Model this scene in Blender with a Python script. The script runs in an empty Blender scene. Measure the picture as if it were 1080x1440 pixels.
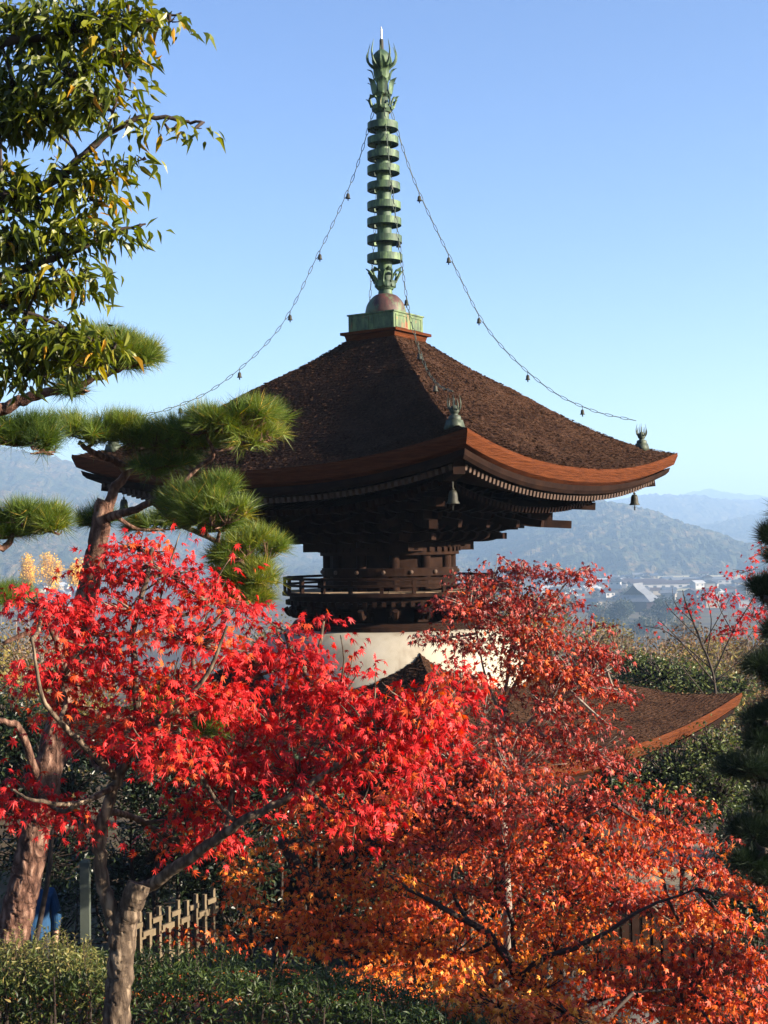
import bpy, math, random
import numpy as np
from mathutils import Matrix, Vector
random.seed(7); RNG = np.random.default_rng(11)
R_ = math.radians
C = bpy.context.scene.collection

# ------------------------------------------------------------------ camera
F = 1950.0                       # focal length in pixels of the 1080x1440 frame
PITCH, ROLL = R_(1.23), R_(0.9)
CAM = np.array((0.0, 0.0, 5.35))
_w = np.array((0, math.cos(PITCH), math.sin(PITCH)))
_u0 = np.array((0, -math.sin(PITCH), math.cos(PITCH)))
_r = np.array((math.cos(ROLL), 0, 0)) - math.sin(ROLL) * _u0
_u = np.array((math.sin(ROLL), 0, 0)) + math.cos(ROLL) * _u0
cd = bpy.data.cameras.new('camera'); cam = bpy.data.objects.new('camera', cd); C.objects.link(cam)
cd.sensor_fit = 'VERTICAL'; cd.sensor_height = 36; cd.lens = 36 * F / 1440
cd.clip_start = 0.1; cd.clip_end = 30000
cam.matrix_world = Matrix([[_r[0], _u[0], -_w[0], CAM[0]], [_r[1], _u[1], -_w[1], CAM[1]],
                           [_r[2], _u[2], -_w[2], CAM[2]], [0, 0, 0, 1]])
bpy.context.scene.camera = cam

# ------------------------------------------------------------------ sky, sun, exposure
SUN_AZ, SUN_EL = R_(72), R_(16)  # azimuth from the view's back (-Y) towards +X
sdir = Vector((math.sin(SUN_AZ) * math.cos(SUN_EL), -math.cos(SUN_AZ) * math.cos(SUN_EL), math.sin(SUN_EL)))
W = bpy.data.worlds.new('World'); bpy.context.scene.world = W; W.use_nodes = True
nt = W.node_tree; bg = nt.nodes['Background']
sky = nt.nodes.new('ShaderNodeTexSky'); sky.sky_type = 'NISHITA'; sky.sun_disc = False
sky.sun_elevation = SUN_EL; sky.sun_rotation = math.atan2(sdir.x, sdir.y)
sky.air_density = 1.0; sky.dust_density = 0.2; sky.ozone_density = 3.0; sky.altitude = 100
hsv = nt.nodes.new('ShaderNodeHueSaturation'); hsv.inputs['Saturation'].default_value = 1.12; hsv.inputs['Hue'].default_value = .516   # white balance of the sky
nt.links.new(sky.outputs[0], hsv.inputs['Color']); nt.links.new(hsv.outputs[0], bg.inputs[0]); bg.inputs[1].default_value = 0.054
sl = bpy.data.lights.new('sun', 'SUN'); so = bpy.data.objects.new('sun', sl); C.objects.link(so)
sl.energy = 5.0; sl.angle = R_(0.5); sl.color = (1.0, 0.86, 0.7)
so.rotation_euler = sdir.to_track_quat('Z', 'Y').to_euler()
vs = bpy.context.scene.view_settings
vs.view_transform = 'Standard'; vs.look = 'None'; vs.gamma = 1; vs.exposure = 2.25

# ------------------------------------------------------------------ helpers
def P(px, py, Y):
    """world point at distance Y (along +Y) on the sight line through photo pixel (px, py)"""
    d = _w + _r * (px - 540) / F - _u * (py - 720) / F
    return CAM + d * (Y / d[1])

def nz(v):
    v = np.asarray(v, float); return v / np.maximum(np.linalg.norm(v, axis=-1, keepdims=True), 1e-9)

class MB:
    """collects geometry for ONE mesh"""
    def __init__(s): s.v = []; s.t = []; s.q = []; s.a = []; s.n = 0
    def add(s, v, tris=None, quads=None, rnd=0.5):
        v = np.asarray(v, float).reshape(-1, 3)
        s.v.append(v)
        a = np.full(len(v), rnd, float) if np.isscalar(rnd) else np.asarray(rnd, float)
        s.a.append(a)
        if tris is not None and len(tris): s.t.append(np.asarray(tris, int) + s.n)
        if quads is not None and len(quads): s.q.append(np.asarray(quads, int) + s.n)
        s.n += len(v); return s
    def box(s, c, size, rot=None, taper=None, rnd=0.5):
        x, y, z = np.array(size) / 2.0
        v = np.array([(i * x, j * y, k * z) for k in (-1, 1) for j in (-1, 1) for i in (-1, 1)], float)
        if taper: v[4:, :2] *= taper
        if rot is not None: v = v @ np.asarray(rot).T
        return s.add(v + np.asarray(c), quads=[(0, 2, 3, 1), (4, 5, 7, 6), (0, 1, 5, 4), (2, 6, 7, 3), (0, 4, 6, 2), (1, 3, 7, 5)], rnd=rnd)
    def tube(s, pts, rad, n=8, cap=True, rough=0.0, rnd=0.5):
        pts = np.asarray(pts, float); m = len(pts)
        rad = np.full(m, rad, float) if np.isscalar(rad) else np.asarray(rad, float)
        T = nz(np.gradient(pts, axis=0))
        ref = np.array((0, 0, 1.0)) if abs(T[0][2]) < .9 else np.array((1.0, 0, 0))
        U = nz(np.cross(T[0], ref)); ang = np.arange(n) * 2 * math.pi / n
        rings = []
        for i in range(m):
            U = nz(U - T[i] * np.dot(U, T[i])); V = np.cross(T[i], U)
            rr = rad[i] * (1 + (RNG.uniform(-rough, rough, n) if rough else 0))
            rings.append(pts[i] + (np.cos(ang)[:, None] * U + np.sin(ang)[:, None] * V) * np.reshape(rr, (-1, 1)))
        v = np.concatenate(rings); q = []
        i = np.arange(m - 1)[:, None] * n; j = np.arange(n)[None]; k = (j + 1) % n
        q = np.stack([i + j, i + k, i + n + k, i + n + j], -1).reshape(-1, 4)
        t = []
        if cap:
            v = np.concatenate([v, pts[:1], pts[-1:]])
            for a in range(n):
                b = (a + 1) % n
                t.append((m * n, b, a)); t.append((m * n + 1, (m - 1) * n + a, (m - 1) * n + b))
        return s.add(v, t, q, rnd)
    def lathe(s, prof, n=32, c=(0, 0, 0), closed=False, rnd=0.5):
        prof = np.asarray(prof, float); m = len(prof); a = np.arange(n) * 2 * math.pi / n
        v = np.stack([prof[:, None, 0] * np.cos(a), prof[:, None, 0] * np.sin(a), np.repeat(prof[:, 1:2], n, 1)], -1).reshape(-1, 3) + np.asarray(c)
        i = np.arange(m if closed else m - 1)[:, None]; j = np.arange(n)[None]; k = (j + 1) % n; i2 = (i + 1) % m
        q = np.stack([i * n + j, i * n + k, i2 * n + k, i2 * n + j], -1).reshape(-1, 4)
        return s.add(v, None, q, rnd)
    def leaves(s, tv, tt, pos, T, N, size, rnd):
        """stamp the leaf template (tv, tt) at every pos: T = tip direction, N = face normal"""
        T = nz(T); B = nz(np.cross(T, N)); N = np.cross(B, T)
        size = np.broadcast_to(np.asarray(size, float), (len(pos),))
        v = (tv[None, :, 0, None] * B[:, None] + tv[None, :, 1, None] * T[:, None] + tv[None, :, 2, None] * N[:, None]) * size[:, None, None] + pos[:, None]
        k = len(tv); t = (np.asarray(tt)[None] + (np.arange(len(pos)) * k)[:, None, None]).reshape(-1, 3)
        return s.add(v.reshape(-1, 3), t, None, np.repeat(rnd, k))
    def build(s, name, mat, parent=None, smooth=False, loc=None):
        v = np.concatenate(s.v) if s.v else np.zeros((0, 3))
        if loc is not None: v = v - np.asarray(loc)
        t = np.concatenate(s.t) if s.t else np.zeros((0, 3), int)
        q = np.concatenate(s.q) if s.q else np.zeros((0, 4), int)
        me = bpy.data.meshes.new(name)
        me.vertices.add(len(v)); me.vertices.foreach_set('co', v.astype(np.float32).ravel())
        li = np.concatenate([t.ravel(), q.ravel()]).astype(np.int32)
        me.loops.add(len(li)); me.loops.foreach_set('vertex_index', li)
        tot = np.concatenate([np.full(len(t), 3), np.full(len(q), 4)]).astype(np.int32)
        st = np.concatenate([[0], np.cumsum(tot)[:-1]]).astype(np.int32)
        me.polygons.add(len(tot)); me.polygons.foreach_set('loop_start', st); me.polygons.foreach_set('loop_total', tot)
        me.polygons.foreach_set('use_smooth', np.full(len(tot), smooth))
        at = me.attributes.new('rnd', 'FLOAT', 'POINT'); at.data.foreach_set('value', np.concatenate(s.a).astype(np.float32))
        me.update(calc_edges=True); me.validate()
        me.materials.append(mat)
        o = bpy.data.objects.new(name, me); C.objects.link(o)
        if parent is not None: o.parent = parent
        if loc is not None: o.location = loc
        return o

def tag(o, label=None, cat=None, group=None, kind=None):
    if label: o['label'] = label
    if cat: o['category'] = cat
    if group: o['group'] = group
    if kind: o['kind'] = kind
    return o
def thing(name, label, cat, loc=(0, 0, 0), rz=0, group=None):
    o = bpy.data.objects.new(name, None); C.objects.link(o); o.empty_display_size = .2
    o.location = tuple(loc); o.rotation_euler = (0, 0, rz)
    return tag(o, label, cat, group)
def rotz(a):
    c, s = math.cos(a), math.sin(a); return np.array(((c, -s, 0), (s, c, 0), (0, 0, 1.0)))
def frame(d, up=(0, 0, 1)):
    d = nz(d); x = nz(np.cross(up, d)); y = np.cross(d, x); return np.stack([x, y, d], 1)   # columns
def smooth(pts, k=6):
    """Catmull-Rom through pts (n, m)"""
    p = np.asarray(pts, float); p = np.concatenate([2 * p[:1] - p[1:2], p, 2 * p[-1:] - p[-2:-1]])
    out = []
    for i in range(1, len(p) - 2):
        for t in np.arange(k) / k:
            a, b, c, d = p[i - 1:i + 3]
            out.append(.5 * (2 * b + (c - a) * t + (2 * a - 5 * b + 4 * c - d) * t * t + (3 * b - a - 3 * c + d) * t ** 3))
    out.append(p[-2]); return np.array(out)

_T = RNG.uniform(-1, 1, (64, 64, 64))
def noise3(x, y, z=0.0):
    x, y, z = np.broadcast_arrays(np.asarray(x, float), np.asarray(y, float), np.asarray(z, float))
    xi, yi, zi = np.floor(x).astype(int), np.floor(y).astype(int), np.floor(z).astype(int)
    u, v, w = x - xi, y - yi, z - zi
    u, v, w = (a * a * (3 - 2 * a) for a in (u, v, w)); r = 0
    for dx in (0, 1):
        for dy in (0, 1):
            for dz in (0, 1):
                r = r + _T[(xi + dx) & 63, (yi + dy) & 63, (zi + dz) & 63] * np.where(dx, u, 1 - u) * np.where(dy, v, 1 - v) * np.where(dz, w, 1 - w)
    return r
def fbm(x, y, z=0.0, o=4):
    return sum(noise3(x * 2 ** i + 7.3 * i, y * 2 ** i + 3.1 * i, z * 2 ** i) / 2 ** i for i in range(o))

# ------------------------------------------------------------------ materials
def mat_(name):
    m = bpy.data.materials.new(name); m.use_nodes = True
    n = m.node_tree; return m, n, n.nodes['Principled BSDF'], n.nodes['Material Output']
def ramp_(n, stops):
    r = n.nodes.new('ShaderNodeValToRGB'); e = r.color_ramp.elements
    while len(e) < len(stops): e.new(0.5)
    for i, (p, c) in enumerate(stops): e[i].position = p; e[i].color = (*(x * .76 for x in c), 1)
    return r
def noise_(n, scale, detail=5, rough=.6, stretch=None, coord='Object', kind='ShaderNodeTexNoise'):
    tc = n.nodes.new('ShaderNodeTexCoord'); t = n.nodes.new(kind); t.inputs['Scale'].default_value = scale
    if kind == 'ShaderNodeTexNoise':
        t.inputs['Detail'].default_value = detail; t.inputs['Roughness'].default_value = rough
    src = tc.outputs[coord]
    if stretch:
        mp = n.nodes.new('ShaderNodeMapping'); mp.inputs['Scale'].default_value = stretch
        n.links.new(src, mp.inputs['Vector']); src = mp.outputs[0]
    n.links.new(src, t.inputs['Vector']); return t
def bump_(n, tex, b, strength=.5, dist=.02, out=0):
    bp = n.nodes.new('ShaderNodeBump'); bp.inputs['Strength'].default_value = strength; bp.inputs['Distance'].default_value = dist
    n.links.new(tex.outputs[out], bp.inputs['Height']); n.links.new(bp.outputs[0], b.inputs['Normal'])
def surf(name, c1, c2, scale=6, rough=.8, bump=.4, dist=.02, stretch=None, bscale=None, spec=.3, mid=None, metallic=0):
    m, n, b, o = mat_(name)
    t = noise_(n, scale, stretch=stretch)
    st = [(.3, c1), (.7, c2)] if mid is None else [(.3, c1), (.5, mid), (.7, c2)]
    r = ramp_(n, st); n.links.new(t.outputs[0], r.inputs[0]); n.links.new(r.outputs[0], b.inputs['Base Color'])
    b.inputs['Roughness'].default_value = rough; b.inputs['Specular IOR Level'].default_value = spec; b.inputs['Metallic'].default_value = metallic
    if bump:
        t2 = noise_(n, bscale or scale * 3, 6, .65, stretch=stretch); bump_(n, t2, b, bump, dist)
    return m
def leafmat(name, stops, transl=.35, rough=.5, spec=.35, tint=1.2):
    """leaf colour varies from leaf to leaf through the 'rnd' attribute; light also passes through the blade"""
    m, n, b, o = mat_(name)
    a = n.nodes.new('ShaderNodeAttribute'); a.attribute_name = 'rnd'
    r = ramp_(n, [(p, tuple(min(.95, x * 1.5) for x in c)) for p, c in stops]); n.links.new(a.outputs['Fac'], r.inputs[0]); n.links.new(r.outputs[0], b.inputs['Base Color'])
    b.inputs['Roughness'].default_value = rough; b.inputs['Specular IOR Level'].default_value = spec
    tr = n.nodes.new('ShaderNodeBsdfTranslucent'); mx = n.nodes.new('ShaderNodeMixShader'); mx.inputs[0].default_value = transl
    hs = n.nodes.new('ShaderNodeHueSaturation'); hs.inputs['Value'].default_value = tint; hs.inputs['Saturation'].default_value = 1.1
    n.links.new(r.outputs[0], hs.inputs['Color']); n.links.new(hs.outputs[0], tr.inputs[0])
    n.links.new(b.outputs[0], mx.inputs[1]); n.links.new(tr.outputs[0], mx.inputs[2]); n.links.new(mx.outputs[0], o.inputs[0])
    return m

def thatch(name, c1, c2, c3):
    m, n, b, o = mat_(name)
    t = noise_(n, 2.2, 6, .6); t1 = noise_(n, 26, 6, .75)
    mx = n.nodes.new('ShaderNodeMath'); mx.operation = 'MULTIPLY_ADD'; mx.inputs[1].default_value = .35
    n.links.new(t.outputs[0], mx.inputs[0])
    m2 = n.nodes.new('ShaderNodeMath'); m2.operation = 'MULTIPLY'; m2.inputs[1].default_value = .65
    n.links.new(t1.outputs[0], m2.inputs[0]); n.links.new(m2.outputs[0], mx.inputs[2])
    a = n.nodes.new('ShaderNodeAttribute'); a.attribute_name = 'rnd'
    m3 = n.nodes.new('ShaderNodeMath'); m3.operation = 'MULTIPLY_ADD'; m3.inputs[1].default_value = .25; n.links.new(a.outputs['Fac'], m3.inputs[0])
    ad = n.nodes.new('ShaderNodeMath'); ad.operation = 'SUBTRACT'; ad.inputs[1].default_value = .125
    n.links.new(mx.outputs[0], m3.inputs[2]); n.links.new(m3.outputs[0], ad.inputs[0])
    r = ramp_(n, [(.34, c1), (.5, c2), (.66, c3)]); n.links.new(ad.outputs[0], r.inputs[0]); n.links.new(r.outputs[0], b.inputs['Base Color'])
    b.inputs['Roughness'].default_value = .95; b.inputs['Specular IOR Level'].default_value = .06
    bump_(n, t1, b, 1.0, .07); return m
M = {}
M['thatch'] = thatch('cypress_bark_thatch', (.026, .013, .008), (.068, .032, .018), (.115, .063, .038))
def layered(name, c1, c2):
    m, n, b, o = mat_(name)
    t = noise_(n, 30, 5, .7, stretch=(.12, .12, 1.6)); r = ramp_(n, [(.3, c1), (.7, c2)])
    n.links.new(t.outputs[0], r.inputs[0]); n.links.new(r.outputs[0], b.inputs['Base Color'])
    b.inputs['Roughness'].default_value = .9; b.inputs['Specular IOR Level'].default_value = .06; bump_(n, t, b, .9, .03); return m
M['edge'] = layered('layered_bark_edge', (.05, .014, .005), (.13, .038, .012))
M['wood'] = surf('old_dark_timber', (.007, .003, .002), (.026, .012, .007), 5, .85, .4, .01, spec=.06)
M['endgrain'] = surf('pale_timber_end', (.3, .2, .12), (.5, .38, .25), 8, .8, .3, .01)
M['rafter'] = surf('sun_toned_rafter_timber', (.035, .018, .01), (.075, .042, .025), 6, .7, .3, .01)  # paler than the other timber: sunlight on the rafter ends put into colour
M['deck'] = surf('weathered_floor_board', (.2, .13, .075), (.36, .26, .16), 7, .8, .3, .01)
M['plaster'] = surf('white_lime_plaster', (.27, .23, .17), (.42, .385, .31), 4.5, .9, .2, .012, mid=(.38, .345, .27), stretch=(1, 1, .18), bscale=7, spec=.1)
def patina(name, pale, deep, rust, amt):
    m, n, b, o = mat_(name)
    t = noise_(n, 9, 7, .7, stretch=(1, 1, .35)); r = ramp_(n, [(.36, tuple(x * .5 for x in deep)), (.48, deep), (.6, pale)]); n.links.new(t.outputs[0], r.inputs[0])
    t2 = noise_(n, 5.1, 6, .7, stretch=(1, 1, .45)); r2 = ramp_(n, [(amt, (0, 0, 0)), (amt + .06, (1, 1, 1))]); n.links.new(t2.outputs[0], r2.inputs[0])
    mx = n.nodes.new('ShaderNodeMix'); mx.data_type = 'RGBA'; n.links.new(r2.outputs[0], mx.inputs['Factor'])
    n.links.new(r.outputs[0], mx.inputs['A']); mx.inputs['B'].default_value = (*rust, 1)
    n.links.new(mx.outputs['Result'], b.inputs['Base Color']); b.inputs['Roughness'].default_value = .65; b.inputs['Metallic'].default_value = .15
    bump_(n, t, b, .25, .01); return m
M['green'] = patina('green_bronze_patina', (.1, .165, .065), (.025, .062, .03), (.11, .09, .035), .62)
M['ornament'] = patina('grey_green_bronze', (.075, .095, .055), (.025, .038, .022), (.06, .05, .03), .58)
M['box'] = patina('pale_green_bronze', (.12, .18, .06), (.06, .1, .04), (.22, .05, .02), .56)
M['dome'] = patina('reddened_bronze', (.1, .03, .025), (.06, .025, .02), (.06, .1, .045), .5)
M['bronze'] = surf('dark_bronze', (.02, .02, .014), (.05, .05, .034), 14, .6, .3, .01, metallic=.3)
M['chain'] = surf('dull_green_iron', (.03, .04, .03), (.1, .13, .09), 20, .6, 0)
M['steel'] = surf('pale_steel', (.5, .5, .48), (.6, .6, .58), 9, .4, 0, metallic=.3)
M['stone'] = surf('grey_garden_stone', (.03, .028, .025), (.085, .08, .07), 5, .9, .6, .03)
def bark(name, groove, mid, ridge, scale, stretch, bump, dist):
    m, n, b, o = mat_(name)
    v = noise_(n, scale, kind='ShaderNodeTexVoronoi', stretch=stretch); v.feature = 'DISTANCE_TO_EDGE'; t = noise_(n, scale * 1.7, 8, .7, stretch=stretch); t3 = noise_(n, 2.3, 4, .6)
    a = n.nodes.new('ShaderNodeMath'); a.operation = 'MULTIPLY'; a.use_clamp = True; n.links.new(v.outputs[0], a.inputs[0]); a.inputs[1].default_value = 2.2
    c = n.nodes.new('ShaderNodeMath'); c.operation = 'MULTIPLY_ADD'; n.links.new(a.outputs[0], c.inputs[0]); c.inputs[1].default_value = .45
    e = n.nodes.new('ShaderNodeMath'); e.operation = 'MULTIPLY'; e.inputs[1].default_value = .75; n.links.new(t.outputs[0], e.inputs[0]); n.links.new(e.outputs[0], c.inputs[2])
    f = n.nodes.new('ShaderNodeMath'); f.operation = 'MULTIPLY_ADD'; f.inputs[1].default_value = .45; n.links.new(t3.outputs[0], f.inputs[0]); n.links.new(c.outputs[0], f.inputs[2])
    r_ = ramp_(n, [(.45, groove), (.72, mid), (1.0, ridge)]); n.links.new(f.outputs[0], r_.inputs[0]); n.links.new(r_.outputs[0], b.inputs['Base Color'])
    b.inputs['Roughness'].default_value = .9; b.inputs['Specular IOR Level'].default_value = .2; bump_(n, c, b, bump, dist); return m
M['pinebark'] = bark('scaly_pine_bark', (.022, .01, .007), (.12, .06, .04), (.28, .17, .12), 17, (1, 1, .4), 1.0, .035)
M['maplebark'] = bark('fissured_maple_bark', (.02, .013, .009), (.085, .06, .04), (.24, .18, .12), 26, (1, 1, .3), .8, .012)
M['darkbark'] = surf('dark_branch_bark', (.016, .01, .007), (.05, .034, .024), 8, .85, .5, .012)
M['greybark'] = surf('grey_branch_bark', (.14, .11, .09), (.3, .25, .2), 8, .85, .4, .012)
M['red'] = leafmat('bright_red_maple_leaf', [(0, (.17, .006, .006)), (.35, (.33, .011, .012)), (.75, (.44, .02, .018)), (1, (.42, .075, .014))], .34, .5, .22, 1.4)
M['crimson'] = leafmat('crimson_maple_leaf', [(0, (.08, .007, .005)), (.5, (.23, .019, .01)), (.85, (.38, .05, .012)), (1, (.46, .1, .015))], .28, .5, .35)
M['orange'] = leafmat('orange_maple_leaf', [(0, (.22, .02, .008)), (.4, (.42, .055, .01)), (.75, (.54, .13, .015)), (1, (.6, .25, .03))], .35, .5, .28, 1.35)
M['mixred'] = leafmat('red_orange_maple_leaf', [(0, (.1, .009, .006)), (.4, (.32, .03, .012)), (.7, (.54, .09, .013)), (1, (.62, .24, .025))], .3, .5, .35, 1.3)
M['glossy'] = leafmat('glossy_cherry_leaf', [(0, (.022, .034, .005)), (.5, (.075, .095, .009)), (.85, (.15, .155, .012)), (1, (.32, .17, .015))], .42, .4, .35)
M['needle'] = leafmat('pine_needle', [(0, (.014, .032, .006)), (.5, (.064, .105, .013)), (.9, (.14, .165, .018)), (1, (.4, .24, .03))], .35, .5, .35)
M['shadeneedle'] = leafmat('shade_tinted_pine_needle', [(0, (.004, .009, .004)), (.6, (.014, .028, .01)), (1, (.035, .05, .014))], .2, .5, .3)  # shade on the right-hand pine is put into this needle colour
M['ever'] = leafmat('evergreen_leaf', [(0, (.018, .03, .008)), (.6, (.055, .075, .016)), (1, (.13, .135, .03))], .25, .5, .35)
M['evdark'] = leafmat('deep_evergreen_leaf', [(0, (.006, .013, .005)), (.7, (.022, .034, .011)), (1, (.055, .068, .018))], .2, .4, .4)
M['hedge'] = leafmat('hedge_leaf', [(0, (.009, .018, .004)), (.6, (.026, .045, .008)), (1, (.07, .09, .015))], .3, .5, .3)
M['weed'] = leafmat('pale_shrub_leaf', [(0, (.03, .045, .01)), (.5, (.085, .095, .022)), (1, (.22, .17, .06))], .35, .5, .3)
M['brown'] = leafmat('russet_twig_leaf', [(0, (.06, .032, .015)), (.6, (.13, .075, .035)), (1, (.2, .13, .045))], .25, .7, .15)
M['olive'] = leafmat('olive_autumn_leaf', [(0, (.05, .042, .012)), (.6, (.11, .09, .022)), (1, (.22, .16, .035))], .25, .6, .2)
M['gold'] = leafmat('golden_ginkgo_leaf', [(0, (.45, .22, .02)), (.6, (.7, .38, .03)), (1, (.8, .5, .08))], .3, .6, .2)
M['fargreen'] = leafmat('distant_tree_leaf', [(0, (.011, .02, .01)), (.6, (.028, .04, .017)), (1, (.06, .06, .025))], .2, .7, .2)

# leaf templates: (vertices, triangles)
def star(lobes, curl=.2, petiole=True):
    a = [(-x, l) for x, l in reversed(lobes) if x > 0] + list(lobes)
    v = [(0, 0, .03)] + [(math.sin(R_(x)) * l, math.cos(R_(x)) * l, -curl * l * l) for x, l in a]
    n = len(v) - 1; t = [(0, i + 1, i) for i in range(1, n)]
    if petiole:
        k = len(v); v += [(-.018, 0, .02), (.018, 0, .02), (0, -.55, .12)]; t.append((k, k + 1, k + 2))
    return np.array(v, float), np.array(t)
MAPLE7 = star([(0, 1), (17, .36), (36, .92), (56, .33), (76, .74), (98, .28), (122, .42), (158, .1)])
MAPLE5 = star([(0, 1), (24, .4), (48, .86), (74, .34), (104, .56), (150, .12)], .22, False)
OVAL = (np.array([(0, 0, 0), (.17, .27, .05), (.165, .55, .05), (0, 1.15, -.14), (-.165, .55, .05), (-.17, .27, .05), (0, .45, -.02)]),
        np.array([(6, 0, 1), (6, 1, 2), (6, 2, 3), (6, 3, 4), (6, 4, 5), (6, 5, 0)]))
DIAM = (np.array([(0, 0, 0), (.3, .5, .06), (0, 1, -.04), (-.3, .5, .06)]), np.array([(0, 1, 2), (0, 2, 3)]))

def rvec(n): return nz(RNG.normal(size=(n, 3)))
def ball(n, pw=2.2): return rvec(n) * (RNG.random(n) ** (1 / pw))[:, None]

# ------------------------------------------------------------------ ground
def zg(x, y):
    x = np.asarray(x, float); y = np.asarray(y, float)
    ys = np.array([-60, 2.5, 5.5, 8, 9, 11.5, 13, 15, 15.6, 25, 60, 150, 300, 450, 12000.]); zs = np.array([3.75, 3.7, 3.1, 2.65, 2.4, 1.8, 1.3, .15, 0, 0, -3.5, -14, -27, -35, -35.])
    z = np.interp(y, ys, zs)
    z = z - .9 * np.interp(x, (1, 2.5), (0, 1)) * np.interp(y, (6, 8, 12.5, 14), (0, 1, 1, 0))
    amp = np.where((y > 15) & (y < 26), 0, np.where(y <= 15, .05, np.clip((y - 25) * .02, 0, 1.2)))
    return z + amp * fbm(x * .13, y * .13) - np.clip(np.abs(x) - 60, 0, 400) * 0.0
def grid_axis(a, b, n, p):
    t = np.linspace(-1, 1, n); s = np.sign(t) * np.abs(t) ** p; return np.where(s < 0, s * a, s * b)
def ground():
    xs = grid_axis(6900, 6900, 161, 5); ys = np.concatenate([np.linspace(-60, 40, 160), 40 + np.linspace(0, 1, 160)[1:] ** 3 * 6850])
    X, Y = np.meshgrid(xs, ys); Z = zg(X, Y)
    n = len(xs); i = np.arange(len(ys) - 1)[:, None] * n; j = np.arange(n - 1)[None]
    q = np.stack([i + j, i + j + 1, i + n + j + 1, i + n + j], -1).reshape(-1, 4)
    m, nn, b, o = mat_('garden_earth_and_fields')
    t = noise_(nn, .9, 8, .65); r = ramp_(nn, [(.3, (.05, .035, .02)), (.55, (.1, .07, .04)), (.75, (.09, .1, .04))]); nn.links.new(t.outputs[0], r.inputs[0])
    t2 = noise_(nn, .012, 3, .5, stretch=(1, 2.2, 1)); r2 = ramp_(nn, [(.35, (.06, .055, .03)), (.5, (.15, .12, .06)), (.65, (.08, .07, .055))]); nn.links.new(t2.outputs[0], r2.inputs[0])
    tc = nn.nodes.new('ShaderNodeTexCoord'); sp = nn.nodes.new('ShaderNodeSeparateXYZ'); nn.links.new(tc.outputs['Object'], sp.inputs[0])
    mr = nn.nodes.new('ShaderNodeMapRange'); mr.inputs[1].default_value = 60; mr.inputs[2].default_value = 350; nn.links.new(sp.outputs[1], mr.inputs[0])
    mx = nn.nodes.new('ShaderNodeMix'); mx.data_type = 'RGBA'; nn.links.new(mr.outputs[0], mx.inputs['Factor'])
    nn.links.new(r.outputs[0], mx.inputs['A']); nn.links.new(r2.outputs[0], mx.inputs['B']); nn.links.new(mx.outputs['Result'], b.inputs['Base Color'])
    b.inputs['Roughness'].default_value = .95; b.inputs['Specular IOR Level'].default_value = .1; bump_(nn, t, b, .6, .05)
    tag(MB().add(np.stack([X, Y, Z], -1).reshape(-1, 3), None, q).build('ground', m, smooth=True), kind='structure')
    # sandy court round the pagoda
    xs = np.linspace(-3.2, 7.5, 40); ys = np.linspace(15.7, 24.5, 24); X, Y = np.meshgrid(xs, ys); n = 40
    i = np.arange(23)[:, None] * n; j = np.arange(n - 1)[None]; q = np.stack([i + j, i + j + 1, i + n + j + 1, i + n + j], -1).reshape(-1, 4)
    ms = surf('raked_sand', (.16, .125, .075), (.27, .215, .135), 3, .95, .4, .01, bscale=40)
    tag(MB().add(np.stack([X, Y, np.full_like(X, .012)], -1).reshape(-1, 3), None, q).build('court', ms), kind='structure')
ground()

def hill(name, ridge, foot, depth, seed, res=(420, 110), bump=9, tree=7.0, mat=None):
    """wooded ridge: ridge = [(px, py)] of its skyline, foot = distance of its foot, depth = from foot to ridge line"""
    pxs = np.array([a for a, b in ridge]); Yr = foot + depth
    W_ = np.array([P(a, b, Yr) for a, b in ridge]); k = np.argsort(W_[:, 0])
    xs = np.linspace(W_[:, 0].min(), W_[:, 0].max(), res[0]); zr = np.interp(xs, W_[k, 0], W_[k, 2])
    vs_ = np.linspace(0, 1.7, res[1]); X, V = np.meshgrid(xs, vs_)
    Y = foot + V * depth
    prof = np.where(V <= 1, np.sin(np.clip(V, 0, 1) * math.pi / 2) ** .9, np.cos((V - 1) * 1.6))
    spur = fbm(X / (depth * .55) + seed, Y / (depth * .9) + seed, o=4) * .16 * np.sin(np.clip(V, 0, 1) * math.pi)
    Z = -38 + (zr[None] + 38) * np.clip(prof + spur, -.1, 1.0 + .0 * V)
    Z = Z + fbm(X / tree / 3, Y / tree / 3, seed, 3) * bump * .5 + np.abs(noise3(X / tree + seed, Y / tree)) * bump * .6 - bump * .4
    n = res[0]; i = np.arange(res[1] - 1)[:, None] * n; j = np.arange(n - 1)[None]
    q = np.stack([i + j, i + j + 1, i + n + j + 1, i + n + j], -1).reshape(-1, 4)
    tag(MB().add(np.stack([X, Y, Z], -1).reshape(-1, 3), None, q).build(name, mat), kind='structure')
def woodmat(name, a, b_, c):
    m, n, b, o = mat_(name)
    t = noise_(n, .012, 10, .72); t2 = noise_(n, .11, 4, .7)
    ad = n.nodes.new('ShaderNodeMath'); ad.operation = 'MULTIPLY_ADD'; ad.inputs[1].default_value = .5; n.links.new(t.outputs[0], ad.inputs[0])
    h = n.nodes.new('ShaderNodeMath'); h.operation = 'MULTIPLY'; h.inputs[1].default_value = .5; n.links.new(t2.outputs[0], h.inputs[0]); n.links.new(h.outputs[0], ad.inputs[2])
    r = ramp_(n, [(.4, a), (.5, b_), (.6, c)]); n.links.new(ad.outputs[0], r.inputs[0]); n.links.new(r.outputs[0], b.inputs['Base Color'])
    b.inputs['Roughness'].default_value = .95; b.inputs['Specular IOR Level'].default_value = .05; bump_(n, t2, b, 1, 6); return m
wm = woodmat('autumn_hill_woods', (.02, .032, .016), (.055, .06, .028), (.17, .115, .055))
wm2 = woodmat('far_hill_woods', (.03, .04, .02), (.07, .07, .035), (.13, .1, .05))
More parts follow.
